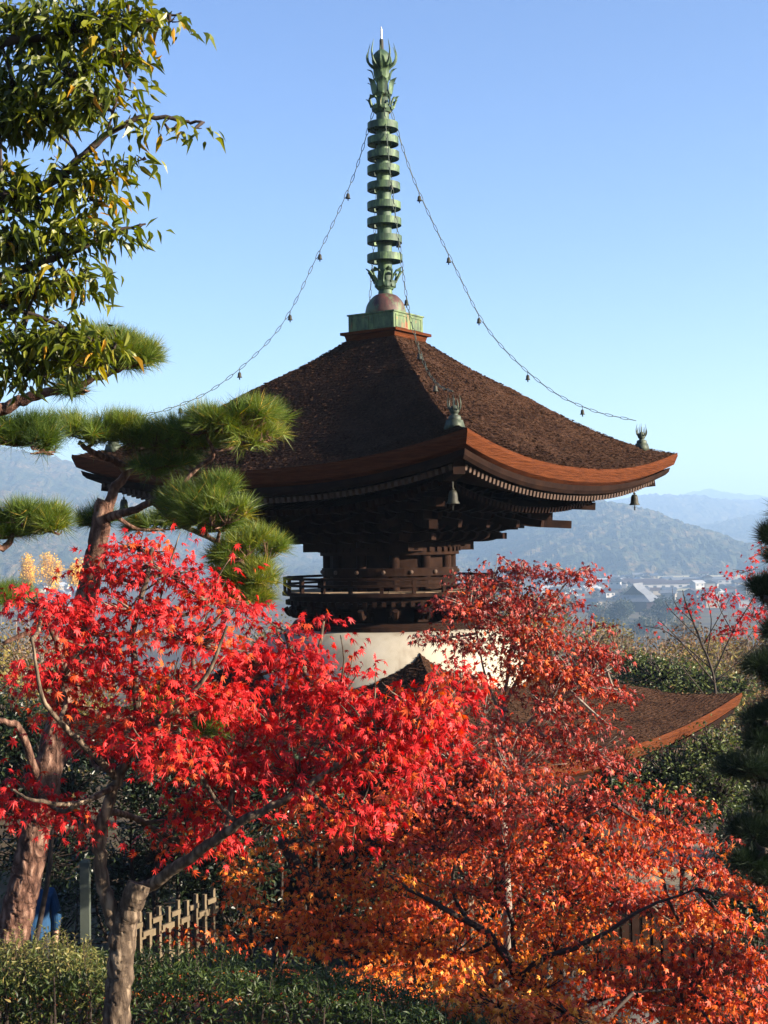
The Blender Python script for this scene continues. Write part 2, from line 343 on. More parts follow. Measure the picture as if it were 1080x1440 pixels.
hill('hill', [(300, 815), (480, 790), (640, 762), (700, 728), (770, 706), (830, 704), (880, 716), (930, 740), (990, 772), (1040, 800), (1090, 822), (1200, 830)], 1450, 800, 3.1, bump=9, tree=8, mat=wm)
hill('hill', [(700, 760), (820, 712), (900, 697), (960, 699), (1030, 706), (1100, 700), (1250, 715)], 3300, 1000, 9.2, (300, 70), 14, 16, wm2)
hill('hill', [(900, 780), (960, 748), (1010, 735), (1080, 722), (1180, 705), (1300, 715)], 2450, 700, 5.7, (300, 80), 12, 12, wm2)
hill('hill', [(800, 712), (900, 702), (960, 694), (1000, 690), (1040, 694), (1090, 697), (1200, 704)], 4900, 900, 1.7, (160, 40), 16, 30, wm2)
hill('hill', [(-250, 640), (-80, 612), (0, 628), (60, 640), (120, 655), (220, 688), (330, 730), (430, 772), (560, 800), (700, 822)], 1650, 850, 14.3, (420, 110), 11, 10, wm)
hill('hill', [(-260, 660), (-90, 672), (0, 690), (60, 702), (120, 722), (200, 765), (300, 800), (420, 822)], 1380, 520, 21.9, (300, 90), 9, 8, wm)

# ------------------------------------------------------------------ pagoda
CZ = CAM[2]; PX, PY = .063, 18.0
pag = thing('pagoda', 'two-storey wooden pagoda with bark-thatched roofs, white plaster mound and tall green spire', 'pagoda', (PX, PY, 0), R_(-33.55))
UP = dict(r=[.48, .56, 1.1, 1.69, 2.27, 2.87, 3.4, 3.94], z=[2.66, 2.58, 2.27, 1.985, 1.685, 1.42, 1.235, 1.135], droop=.31, R=3.94, r0=.48)
LO = dict(r=[1.55, 1.78, 2.3, 2.75, 3.2, 4.0, 4.8], z=[-1.26, -1.4, -1.64, -1.82, -1.97, -2.12, -2.145], droop=.25, R=4.8, r0=1.6)
def roofz(D, r, t):
    u = np.clip((r - D['r0']) / (D['R'] - D['r0']), 0, 1)
    return np.interp(r, D['r'], D['z']) - D['droop'] * u ** 2.2 * (1 - np.abs(t) ** 2.3) + CZ
for D in (UP, LO):                                   # smooth the hip profile
    s = smooth(np.stack([D['r'], D['z']], 1), 8); D['r'], D['z'] = s[:, 0], s[:, 1]
SQ2 = math.sqrt(2)
def side(k): return rotz(k * math.pi / 2)            # local side k: outward normal +x turned by k*90 degrees
def roof(D, name, nflake):
    nu, nv = 200, 60; mb = MB(); us = np.linspace(D['r0'], D['R'], nu); ts = np.linspace(-1, 1, nv)
    Rr, T = np.meshgrid(us, ts, indexing='ij'); h = Rr / SQ2; bow = 1 + .012 * np.abs(T) ** 4
    for k in range(4):
        q_ = Rr * 15 + .5 * noise3(Rr * 3, T * h * 4 + 9 * k); Z = roofz(D, Rr, T) + .012 * fbm(h * 5 + 9 * k, T * h * 5, o=3) - .011 * (1 - q_ % 1) * np.clip((D['R'] - Rr) * 20, 0, 1)
        v = np.stack([h * bow, T * h * bow, Z], -1).reshape(-1, 3) @ side(k).T
        i = np.arange(nu - 1)[:, None] * nv; j = np.arange(nv - 1)[None]
        q = np.stack([i + j, i + nv + j, i + nv + j + 1, i + j + 1], -1).reshape(-1, 4); mb.add(v, None, q)
        m = nflake                                    # loose bark shingle ends all over the thatch
        r = np.sqrt(RNG.uniform(D['r0'] ** 2, D['R'] ** 2, m)); t = RNG.uniform(-1, 1, m); hh = r / SQ2
        b1 = 1 + .012 * np.abs(t) ** 4
        p = np.stack([hh * b1, t * hh * b1, roofz(D, r, t) + .006], 1)
        r2 = r + .05; dn = nz(np.stack([np.full(m, .05 / SQ2), t * .05 / SQ2, roofz(D, r2, t) - roofz(D, r, t)], 1) + np.stack([RNG.normal(0, .012, m), RNG.normal(0, .02, m), RNG.normal(0, .006, m)], 1))
        sd = np.tile((0, 1.0, 0), (m, 1)); N = np.cross(dn, sd) + RNG.normal(0, .14, (m, 3)); N[N[:, 2] < 0] *= -1
        tv = np.array([(-.3, 0, -.1), (.3, 0, -.1), (.22, 1, .1), (-.26, .9, .07)]); tt = np.array([(0, 1, 2), (0, 2, 3)])
        S = side(k); mb.leaves(tv, tt, p @ S.T, dn @ S.T, N @ S.T, RNG.uniform(.014, .042, m), RNG.random(m))
    return mb.build(name, M['thatch'], pag)
def eave(D, thick, nside):
    """the thick layered bark edge below the thatch, with its underside"""
    out = []
    ts = np.linspace(-1, 1, 60); h = D['R'] / SQ2; bow = h * (1 + .012 * np.abs(ts) ** 4); z = roofz(D, np.full(60, D['R']), ts)
    for k in range(4):
        mb = MB(); rows = []
        for off, dz in ((.015, .012), (.02, -.03), (-.02, -thick * .75), (-.11, -thick), (-.5, -thick + .02)):
            f = (bow + off) / bow
            rows.append(np.stack([bow * f, ts * bow * f, z + dz], 1))
        v = np.concatenate(rows) @ side(k).T; n = 60
        i = np.arange(len(rows) - 1)[:, None] * n; j = np.arange(n - 1)[None]
        mb.add(v, None, np.stack([i + j, i + n + j, i + n + j + 1, i + j + 1], -1).reshape(-1, 4))
        mb.build('eave_edge', M['edge'], out_par[0])
        mb = MB(); rows = []
        for off, dz in ((-.06, -thick + .01), (-.075, -thick - .05), (-.11, -thick - .09), (-.5, -thick - .06)):
            f = (bow + off) / bow; rows.append(np.stack([bow * f, ts * bow * f, z + dz], 1))
        v = np.concatenate(rows) @ side(k).T; i = np.arange(3)[:, None] * n
        mb.add(v, None, np.stack([i + j, i + n + j, i + n + j + 1, i + j + 1], -1).reshape(-1, 4)); mb.build('eave_board', M['wood'], out_par[0])
def rafters(D, drop, h0, h1, n, w, hgt, rise, par, tips):
    """one row of rafters on each side, carried in one mesh per side; tips picks the paler, sun-toned timber"""
    for k in range(4):
        mb, me = MB(), MB()
        for t in np.linspace(-.985, .985, n):
            z0 = roofz(D, D['R'], t) - drop; a = np.array((h0, t * h0, z0)); lim = max(h1, abs(t) * h0)
            b = np.array((lim, t * h0, z0 + rise * (h0 - lim)))
            if h0 - lim < .05: continue
            d = a - b; Rm = frame(d, (0, 0, 1)); L = np.linalg.norm(d)
            mb.box((a + b) / 2, (w, hgt, L), Rm); me.box(a + nz(d) * .0035, (w * .86, hgt * .86, .006), Rm)
        S = side(k)
        for q in (mb, me): q.v = [x @ S.T for x in q.v]
        mb.build('rafter_row', M['rafter' if tips else 'wood'], par)
def ring_beam(mb, half, z0, z1, w):
    for k in range(4):
        S = side(k); mb.box(np.array((half - w / 2, 0, (z0 + z1) / 2)) @ S.T, (w, 2 * half - w * 2 if k % 2 else 2 * half, z1 - z0), S)
ur = roof(UP, 'upper_roof', 20000); out_par = [ur]; eave(UP, .2, 4)
lr = roof(LO, 'lower_roof', 12000); out_par[0] = lr; eave(LO, .2, 4)
hU, hL = UP['R'] / SQ2, LO['R'] / SQ2
rafters(UP, .34, hU - .16, 1.5, 62, .045, .06, .2, ur, True)
rafters(UP, .47, hU - .62, 1.2, 50, .05, .07, .25, ur, False)
rafters(LO, .34, hL - .16, 2.0, 70, .045, .06, .2, lr, True)
rafters(LO, .47, hL - .62, 1.8, 56, .05, .07, .25, lr, False)
for D, par in ((UP, ur), (LO, lr)):                  # soffit boards, and the four hip rafters with their sawn noses
    mb = MB(); h = D['R'] / SQ2
    for k in range(4):
        S = side(k); ts = np.linspace(-1, 1, 30); a = h - .3; zz = roofz(D, np.full(30, D['R']), ts) - .29
        v = np.concatenate([np.stack([np.full(30, a), ts * a, zz], 1), np.stack([np.full(30, 1.0), ts * 1.0, zz * 0 + zz.mean() + .28], 1)]) @ S.T
        j = np.arange(29); mb.add(v, None, np.stack([j, j + 30, j + 31, j + 1], 1))
    mb.build('soffit', M['wood'], par)
    for k in range(4):
        d = np.array((1, 1, 0)) / SQ2 @ rotz(k * math.pi / 2).T; zc = np.interp(D['R'], D['r'], D['z']) + CZ
        mb = MB(); pts = []
        for f, zz in ((D['R'] - .3, -.36), (D['R'] - .75, -.41), (D['R'] - 1.4, -.36), (1.3, -.1)): pts.append(d * f + np.array((0, 0, zc + zz)))
        for a, b, w, hh in ((pts[0], pts[1], .13, .17), (pts[1], pts[2], .134, .2), (pts[2], pts[3], .138, .22)):
            mb.box((a + b) / 2, (w, hh, np.linalg.norm(a - b) + .02), frame(a - b))
        o = mb.build('hip_rafter', M['wood'], par)
        if D is UP:
            for zz, re, rs in ((.43, 2.8, 1.3), (.19, 2.46, 1.1), (.3, 2.2, 1.0)):  # long tail rafters that break out below the corner
                q = smooth([d * rs + np.array((0, 0, CZ + zz + .22)), d * (rs + re) / 2 + np.array((0, 0, CZ + zz + .05)), d * re + np.array((0, 0, CZ + zz))], 4)
                tb = MB()
                for a, b in zip(q[:-1], q[1:]): tb.box((a + b) / 2, (.1, .1, np.linalg.norm(a - b) + .015), frame(b - a))
                tb.build('tail_rafter', M['wood'], pag)
# bracket tiers under the upper roof
tiers = [(.95, .0, .1), (1.06, .12, .22), (1.19, .24, .34), (1.34, .36, .46), (1.5, .48, .58), (1.68, .58, .68)]
for ti, (hf, z0, z1) in enumerate(tiers):
    mb = MB(); ring_beam(mb, hf, CZ + z0, CZ + z1, .13)
    for k in range(4):
        S = side(k)
        for yy in np.linspace(-hf * .92, hf * .92, 7 + ti):
            mb.box(np.array((hf - .05, yy, CZ + z1 + .012)) @ S.T, (.17, .14, .06), S, taper=1.25)            # bearing block
            pr = smooth([(hf - .55, z0 + .04), (hf - .1, z0 + .02), (hf + .13, z0 + .05), (hf + .17, z1)], 3)   # curved bracket arm
            for (a, za), (b, zb) in zip(pr[:-1], pr[1:]):
                A = np.array((a, yy, CZ + za)) @ S.T; B = np.array((b, yy, CZ + zb)) @ S.T
                mb.box((A + B) / 2, (.075, .075, np.linalg.norm(A - B) + .02), frame(B - A))
        for sgn in (-1, 1):                              # beam noses that cross at the corners
            mb.box(np.array((hf + .12, sgn * (hf - .066), CZ + (z0 + z1) / 2 + .003)) @ S.T, (.3, .11, z1 - z0 - .02), S)
    mb.build('bracket_tier', M['wood'], pag)
for k in range(4):
    S = side(k)
    for yy in (-1.05, -.38, .38, 1.05):
        for zz, re in ((.44, 1.98), (.2, 1.68)):
            q = smooth([(1.1, yy, CZ + zz + .2), ((1.1 + re) / 2, yy, CZ + zz + .06), (re, yy, CZ + zz)], 4) @ S.T; tb = MB()
            for a, b in zip(q[:-1], q[1:]): tb.box((a + b) / 2, (.08, .09, np.linalg.norm(a - b) + .015), frame(b - a))
            tb.build('tail_rafter', M['wood'], pag)
mb = MB(); mb.box((0, 0, CZ + .33), (1.6, 1.6, .9)); mb.box((0, 0, CZ + .76), (2.9, 2.9, .3)); mb.build('bracket_core', M['wood'], pag)
# round upper storey
mb = MB(); mb.lathe([(.78, -1.1), (.78, .02)], 48, (0, 0, CZ)); uw = mb.build('upper_wall', M['wood'], pag, True)
for a in range(12):
    mb = MB(); an = a * math.pi / 6 + .13; mb.lathe([(0.0, -1.05), (.065, -1.05), (.065, .0), (0, 0)], 10, (.8 * math.cos(an), .8 * math.sin(an), CZ))
    mb.build('column', M['wood'], uw, True)
for z0, z1, r0 in ((-.17, -.08, .9), (-.43, -.33, .88), (-.55, -.49, .86), (-.08, .0, .83)):
    mb = MB(); mb.lathe([(.74, z0), (r0, z0), (r0, z1), (.74, z1)], 48, (0, 0, CZ))
    if z0 == -.17:
        for a in range(48):
            an = a * math.pi / 24; mb.box((r0 * math.cos(an), r0 * math.sin(an), CZ - .1), (.05, .05, .055), rotz(an))
    o = mb.build('ring_beam', M['wood'], pag)
    if z0 == -.43:
        mb = MB()
        for a in range(16):
            an = a * math.pi / 8 + .1; c = np.array((math.cos(an), math.sin(an), 0)); p = c * (r0 + .012) + np.array((0, 0, CZ - .38))
            mb.tube([p - c * .014, p + c * .006, p + c * .016], [.026, .026, .012], 10)
        mb.build('nail_cover', M['rafter'], o)
# balcony: floor of radial boards, rim, railing, brackets
mb = MB(); nb = 56
for a in range(nb):
    a0, a1 = (a + .05) * 2 * math.pi / nb, (a + .95) * 2 * math.pi / nb; dz = .003 * random.random()
    v = [(r * math.cos(x), r * math.sin(x), CZ - .62 + dz - d) for d in (0, .04) for r in (.76, 1.34) for x in (a0, a1)]
    mb.add(v, None, [(0, 2, 3, 1), (4, 5, 7, 6), (2, 6, 7, 3), (0, 4, 6, 2), (1, 3, 7, 5)])
bf = mb.build('balcony_floor', M['deck'], pag)
mb = MB(); mb.lathe([(.76, -.664), (1.3, -.664), (1.3, -.74), (.76, -.74)], 64, (0, 0, CZ))
for a in range(72):
    an = a * 2 * math.pi / 72; mb.box((1.31 * math.cos(an), 1.31 * math.sin(an), CZ - .755), (.09, .05, .055), rotz(an))
mb.build('balcony_rim', M['wood'], bf)
for zr, rr, hh in ((-.45, 1.36, .032), (-.535, 1.36, .03), (-.645, 1.37, .045)):
    mb = MB(); mb.lathe([(rr - .025, zr - hh / 2), (rr + .025, zr - hh / 2), (rr + .025, zr + hh / 2), (rr - .025, zr + hh / 2)], 64, (0, 0, CZ), True); mb.build('railing', M['wood'], bf)
for a in range(22):
    an = a * 2 * math.pi / 22 + .08; mb = MB(); tall = .235 if a % 4 == 0 else (.2 if a % 2 else .12)
    mb.box((1.36 * math.cos(an), 1.36 * math.sin(an), CZ - .664 + tall / 2), (.042, .042, tall), rotz(an)); mb.build('baluster', M['wood'], bf)
mb = MB(); mb.lathe([(.95, -1.0), (.95, -.74)], 48, (0, 0, CZ))
for a in range(20):
    an = a * math.pi / 10; c = rotz(an)
    for rr, zz, sz in ((1.03, -.9, (.3, .1, .07)), (1.1, -.81, (.36, .09, .07)), (1.2, -.855, (.11, .13, .06)), (1.07, -.955, (.12, .14, .06))):
        mb.box(np.array((rr, 0, CZ + zz)) @ c.T, sz, c)
    A = np.array((1.36, 0, CZ - .83)) @ c.T; mb.tube(smooth([np.array((1.2, 0, CZ - .9)) @ c.T, np.array((1.3, 0, CZ - .91)) @ c.T, A], 4), .04, 6)
mb.lathe([(.95, -.81), (1.22, -.81), (1.22, -.76), (.95, -.76)], 48, (0, 0, CZ)); mb.build('balcony_bracket', M['wood'], bf)
mb = MB(); mb.lathe([(.9, -1.0), (1.24, -1.0), (1.27, -1.04), (1.27, -1.09), (.9, -1.09)], 64, (0, 0, CZ)); mb.build('base_ring', M['wood'], pag)
mb = MB(); mb.lathe(smooth([(.9, -1.083), (1.27, -1.095), (1.44, -1.14), (1.6, -1.25), (1.72, -1.42), (1.81, -1.65), (1.85, -1.9), (1.8, -2.3)], 6), 96, (0, 0, CZ)); mb.build('plaster_mound', M['plaster'], pag, True)
# lower storey
hb = 1.9; mb = MB(); mb.box((0, 0, 1.65), (2 * hb - .1, 2 * hb - .1, 2.2)); lw = mb.build('lower_wall', M['wood'], pag)
for k in range(4):
    S = side(k)
    for yy in (-hb, -.65, .65):
        mb = MB(); c = np.array((hb, yy, 0)) @ S.T; mb.lathe([(0, .55), (.11, .55), (.11, 2.7), (0, 2.7)], 14, c); mb.build('column', M['wood'], lw, True)
    for zz in (.72, 1.25, 2.2, 2.62):
        mb = MB(); mb.box(np.array((hb + .06, 0, zz + k * .003)) @ S.T, (.12, 2 * hb + .3, .16), S); mb.build('tie_beam', M['wood'], lw)
    mb = MB(); mb.box(np.array((hb - .03, 0, 1.72)) @ S.T, (.06, 1.05, .78), S); d_ = mb.build('door', M['wood'], lw)
for ti, (hf, z0, z1) in enumerate([(1.95, 2.72, 2.82), (2.15, 2.84, 2.94), (2.38, 2.93, 3.03)]):
    mb = MB(); ring_beam(mb, hf, z0 - .25, z1 - .25, .13)
    for k in range(4):
        S = side(k)
        for yy in np.linspace(-hf * .92, hf * .92, 10): mb.box(np.array((hf - .05, yy, z1 - .235)) @ S.T, (.18, .15, .06), S, taper=1.25)
    mb.build('bracket_tier', M['wood'], pag)
mb = MB(); mb.box((0, 0, .25), (5.0, 5.0, .5)); mb.box((0, 0, .53), (4.6, 4.6, .06)); mb.build('stone_platform', M['stone'], pag)
# bell-shaped cap under the spire
mb = MB()
def sq(h0, z0, h1, z1):
    v = [(s * h, t * h, CZ + z) for h, z in ((h0, z0), (h1, z1)) for s, t in ((-1, -1), (1, -1), (1, 1), (-1, 1))]
    return v, [(0, 1, 5, 4), (1, 2, 6, 5), (2, 3, 7, 6), (3, 0, 4, 7), (4, 5, 6, 7), (3, 2, 1, 0)]
mb.add(*[sq(.345, 2.5, .39, 2.67)[0]], quads=sq(0, 0, 0, 0)[1]); mb.box((0, 0, CZ + 2.69), (.86, .86, .035)); mb.build('ridge_cap', M['edge'], pag)
mb = MB(); mb.box((0, 0, CZ + 2.815), (.7, .7, .215)); mb.box((0, 0, CZ + 2.932), (.73, .73, .018))
for k in range(4):
    S = side(k)
    for yy in (-.17, .17):
        for a, b, c_, d_ in ((0, .075, .26, .014), (0, -.075, .26, .014), (.13, 0, .014, .164), (-.13, 0, .014, .164)):
            mb.box(np.array((.352, yy + a, CZ + 2.815 + b)) @ S.T, (.012, c_, d_), S)
fb = mb.build('finial_base', M['box'], pag)
mb = MB(); mb.lathe(smooth([(.26, 2.942), (.265, 3.0), (.235, 3.1), (.16, 3.19), (.1, 3.22)], 5), 32, (0, 0, CZ)); mb.build('dome', M['dome'], fb, True)
mb = MB(); mb.lathe([(.1, 3.2), (.085, 3.3), (.095, 3.34), (.095, 4.5), (.085, 5.5), (.07, 6.25), (0, 6.25)], 20, (0, 0, CZ)); pole = mb.build('finial', M['green'], pag, True)
for i, yp in enumerate((175, 196, 216.5, 237, 261, 288, 311, 336, 362)):
    z = CZ + (762 - yp) * 18 / 1950; r = .2 + .032 * i / 8; mb = MB()
    mb.lathe([(r - .018, -.045), (r, -.045), (r, .045), (r - .018, .045)], 40, (0, 0, z), True)
    for a in range(4):
        an = a * math.pi / 2 + .3; c = rotz(an); mb.box(np.array((r / 2, 0, z)) @ c.T, (r - .03, .03, .03), c)
    mb.lathe([(.1, -.05), (.112, -.05), (.112, .05), (.1, .05)], 20, (0, 0, z), True)
    mb.build('ring', M['green'], pole)
def lotus(z0, z1, r0, r1, n, flare, name, off=0):
    mb = MB(); mb.lathe([(.07, z0), (r0 * .8, z0), (r0, z0 + .05), (r0 * .9, z0 + .07), (.07, z0 + .07)], 24, (0, 0, 0))
    for a in range(n):
        an = off + a * 2 * math.pi / n; c = rotz(an); hh = z1 - z0; wd = 2.3 * r1 / n
        pr = smooth([(r0, .03), (r0 * 1.06, hh * .4), (r1, hh * .8), (r1 + flare, hh)], 4); ws = np.array([.55, .75, .9, 1, 1.05, 1.08, 1.08, 1.02, .95, .85, .6, .35, .08])[:len(pr)] * wd
        pv = []
        for (rr, zz), w in zip(pr, ws):
            for s, dr in ((-1, 0), (0, .012), (1, 0)): pv.append(np.array((rr + dr, s * w, z0 + zz)) @ c.T)
        q = []
        for i in range(len(pr) - 1):
            for j in range(2):
                if name == 'open_lotus' and 4 <= i <= 7: continue          # the pierced window of each petal
                q.append((i * 3 + j, i * 3 + j + 1, i * 3 + j + 4, i * 3 + j + 3))
        inner = [p * np.array((.965, .965, 1)) for p in pv]; mb.add(pv, None, q); mb.add(inner, None, [x[::-1] for x in q])
        if name == 'open_lotus':
            for s in (-1, 1):
                mb.tube([np.array((rr, s * w * .9, z0 + zz)) @ c.T for (rr, zz), w in zip(pr[3:10], ws[3:10])], .014, 5)
    mb.v = [v + np.array((0, 0, CZ)) for v in mb.v]
    return mb.build('lotus_cup', M['green'], pole)
lotus(3.28, 3.55, .13, .2, 8, .05, 'open_lotus')
lotus(5.6, 5.8, .13, .17, 6, .05, 'open_lotus', .3); lotus(5.8, 6.03, .12, .15, 6, .06, 'cup', .1); lotus(6.0, 6.18, .1, .13, 6, .06, 'cup', .5)
mb = MB(); mb.lathe(smooth([(.03, 6.15), (.09, 6.19), (.13, 6.28), (.11, 6.36), (.05, 6.42), (.02, 6.44)], 4), 24, (0, 0, CZ)); mb.build('jewel', M['green'], pole, True)
def flames(c, r, h, n, par, mat):
    mb = MB()
    for a in range(n):
        an = a * 2 * math.pi / n + .2; k = .8 + .25 * (a % 2); cc = rotz(an)
        pts = [np.array((rr * r, 0, zz * h * k)) @ cc.T + np.asarray(c) for rr, zz in ((.3, 0), (.85, .25), (1, .55), (.92, .8), (.8, 1.05))]
        mb.tube(smooth(pts, 3), np.linspace(.022, .002, 13) * (r / .2) ** .6, 5)
    mb.build('flame', mat, par)
flames((0, 0, CZ + 6.17), .2, .33, 10, pole, M['green'])
mb = MB(); mb.tube([(0, 0, CZ + 6.4), (0, 0, CZ + 6.56), (0, 0, CZ + 6.58)], [.03, .026, .012], 10); mb.build('spike', M['bronze'], pole)
mb = MB(); mb.tube([(0, 0, CZ + 6.57), (0, 0, CZ + 6.7), (0, 0, CZ + 6.74)], [.014, .012, .003], 8); mb.build('spike', M['steel'], pole)
# roof-corner ornaments
for k in range(4):
    d = np.array((1, 1, 0)) / SQ2 @ rotz(k * math.pi / 2).T; r = 3.5; kk = .64; b = d * r + np.array((0, 0, float(roofz(UP, r, 1.0)) - .01)); mb = MB()
    mb.box(b + np.array((0, 0, .02)), (.17, .17, .1), rotz(k * math.pi / 2), taper=.75)
    mb.lathe([(a * kk, c * kk + .02) for a, c in [(.1, .06), (.11, .1), (.1, .14), (.05, .165), (.06, .18), (.085, .22), (.06, .29), (.012, .33), (.008, .43), (0, .44)]], 16, b); o = mb.build('corner_ornament', M['ornament'], pag, True)
    flames(b + np.array((0, 0, .15)),   .072, .17, 9, o, M['ornament'])

def world(p):                                        # pagoda-local point -> world
    return np.asarray(p) @ rotz(R_(-33.55)).T + np.array((PX, PY, 0))
# chains with little bells (things of their own: they hang free between spire and roof corners)
chain_rz = [(.12, 5.62), (.42, 4.7), (.92, 3.64), (1.41, 2.74), (2.15, 2.04), (2.8, 1.72), (3.42, 1.58)]
cname = {3: 'chain with small bells hanging from spire to nearest roof corner before the thatch', 0: 'chain with small bells sweeping from spire down to the right-hand roof corner',
         2: 'chain with small bells sweeping from spire down to left roof corner behind the pine', 1: 'chain from the spire to the hidden back corner of the roof'}
def bell(mb, c, h):
    mb.lathe([(0, 0), (h * .18, -.02 * h), (h * .26, -.2 * h), (h * .3, -.62 * h), (h * .4, -.78 * h), (h * .4, -.8 * h), (h * .33, -.76 * h), (h * .2, -.2 * h)], 14, c)
for k in range(4):
    d = np.array((1, 1, 0)) / SQ2 @ rotz(k * math.pi / 2).T
    q = smooth(chain_rz, 40); pts = np.array([world(d * r + np.array((0, 0, z + CZ))) for r, z in q])
    ln = np.concatenate([[0], np.cumsum(np.linalg.norm(np.diff(pts, axis=0), axis=1))]); nl = int(ln[-1] / .11)
    pos = np.stack([np.interp(np.linspace(0, ln[-1], nl + 1), ln, pts[:, i]) for i in range(3)], 1)
    t = thing('bell_chain', cname[k], 'chain', pos[-1], 0, 'bell chains from the spire'); mb = MB()
    for i in range(nl):
        a, b = pos[i], pos[i + 1]; D_ = nz(b - a); X = nz(np.cross(D_, (0, 0, 1))) if i % 2 else nz(np.cross(D_, np.cross(D_, (0, 0, 1))))
        an = np.arange(11) * 2 * math.pi / 10; L = np.linalg.norm(b - a) * .56
        loop = (a + b) / 2 + np.cos(an)[:, None] * D_ * L + np.sin(an)[:, None] * X * .015
        mb.tube(loop, .0042, 4, cap=False)
    mb.build('chain_links', M['chain'], t, loc=None).matrix_parent_inverse = Matrix.Translation(-Vector(pos[-1]))
    for f in (.2, .36, .52, .7, .86):
        c = pos[int(f * nl)]; mb = MB(); mb.tube([c, c - np.array((0, 0, .045))], .004, 4); bell(mb, c - np.array((0, 0, .04)), .085)
        for s in (-1, 1): mb.box(c - np.array((0, 0, .12)), (.012, .03, .03))
        mb.build('bell', M['bronze'], t, True).matrix_parent_inverse = Matrix.Translation(-Vector(pos[-1]))
# wind bells under the corners
def windbell(k, D, r, zoff, h, label):
    d = np.array((1, 1, 0)) / SQ2 @ rotz(k * math.pi / 2).T
    c = world(d * r + np.array((0, 0, np.interp(D['R'], D['r'], D['z']) + CZ + zoff)))
    t = thing('wind_bell', label, 'bell', c, 0, 'wind bells under the roof corners')
    mb = MB(); mb.tube([(0, 0, .1), (0, 0, 0)], .006, 5); mb.lathe([(.012, .0), (.02, .012), (.012, .024)], 10); mb.build('hook', M['bronze'], t)
    mb = MB(); bell(mb, (0, 0, 0), h); mb.build('bell_body', M['bronze'], t, True)
    mb = MB(); mb.tube([(0, 0, -.3 * h), (0, 0, -.95 * h)], .005, 5); mb.box((0, 0, -1.05 * h), (.012, .05, .05)); mb.build('clapper', M['bronze'], t)
windbell(0, UP, 3.38, -.55, .18, 'bronze wind bell hanging below the right corner of the upper roof')
windbell(3, UP, 3.38, -.6, .18, 'bronze wind bell hanging below the nearest corner of the upper roof')
windbell(2, UP, 3.38, -.55, .18, 'bronze wind bell under the left corner of the upper roof, beside the pine branch')
windbell(0, LO, 4.2, -.55, .18, 'bronze wind bell hanging below the right corner of the lower roof')

# ------------------------------------------------------------------ trees
def limb(mb, pts, r0, r1, n=8, rough=.06, k=6, pw=1.0):
    """pts = [(px, py, Y)]; a smooth tapered limb; returns its centre line and radii"""
    p = smooth([P(*a) for a in pts], k); m = len(p)
    p[1:-1] += RNG.normal(0, min(r0 * .1, .005), (m - 2, 3))
    rad = r1 + (r0 - r1) * (1 - np.linspace(0, 1, m)) ** pw
    big = r0 > .045
    if big:
        u0, u1 = np.linspace(0, 1, m), np.linspace(0, 1, m * 14); p2 = np.stack([np.interp(u1, u0, p[:, i]) for i in range(3)], 1); r2 = np.interp(u1, u0, rad); n2 = 44
        for _ in range(8): p2[1:-1] = (p2[:-2] + 2 * p2[1:-1] + p2[2:]) / 4
        mb.tube(p2, r2, n2, True, 0); v = mb.v[-1]; c = np.repeat(p2, n2, 0); w = v[:len(c)]; o = w - c; f = 1 / max(r0, .05)
        pl_ = noise3(w[:, 0] * f * 2.2 + 5, w[:, 1] * f * 2.2, w[:, 2] * f * .9); fine = noise3(w[:, 0] * f * 6, w[:, 1] * f * 6, w[:, 2] * f * 2.2); cr = np.abs(noise3(w[:, 0] * f * 3.4, w[:, 1] * f * 3.4 + 9, w[:, 2] * f * 1.2))
        v[:len(c)] = c + o * (1 + .08 * pl_ + .05 * fine - .14 * np.exp(-(cr / .07) ** 2))[:, None]
    else: mb.tube(p, rad, n, True, rough)
    return p, rad
def link(mb, a, b, r0, r1, n=5, sag=.12, k=5):
    d = np.linalg.norm(b - a); m = (a + b) / 2 + np.array((0, 0, -sag * d)) + RNG.normal(0, .06 * d, 3)
    p = smooth([a, m, b], k); mb.tube(p, np.linspace(r0, r1, len(p)), n, True, .05); return p

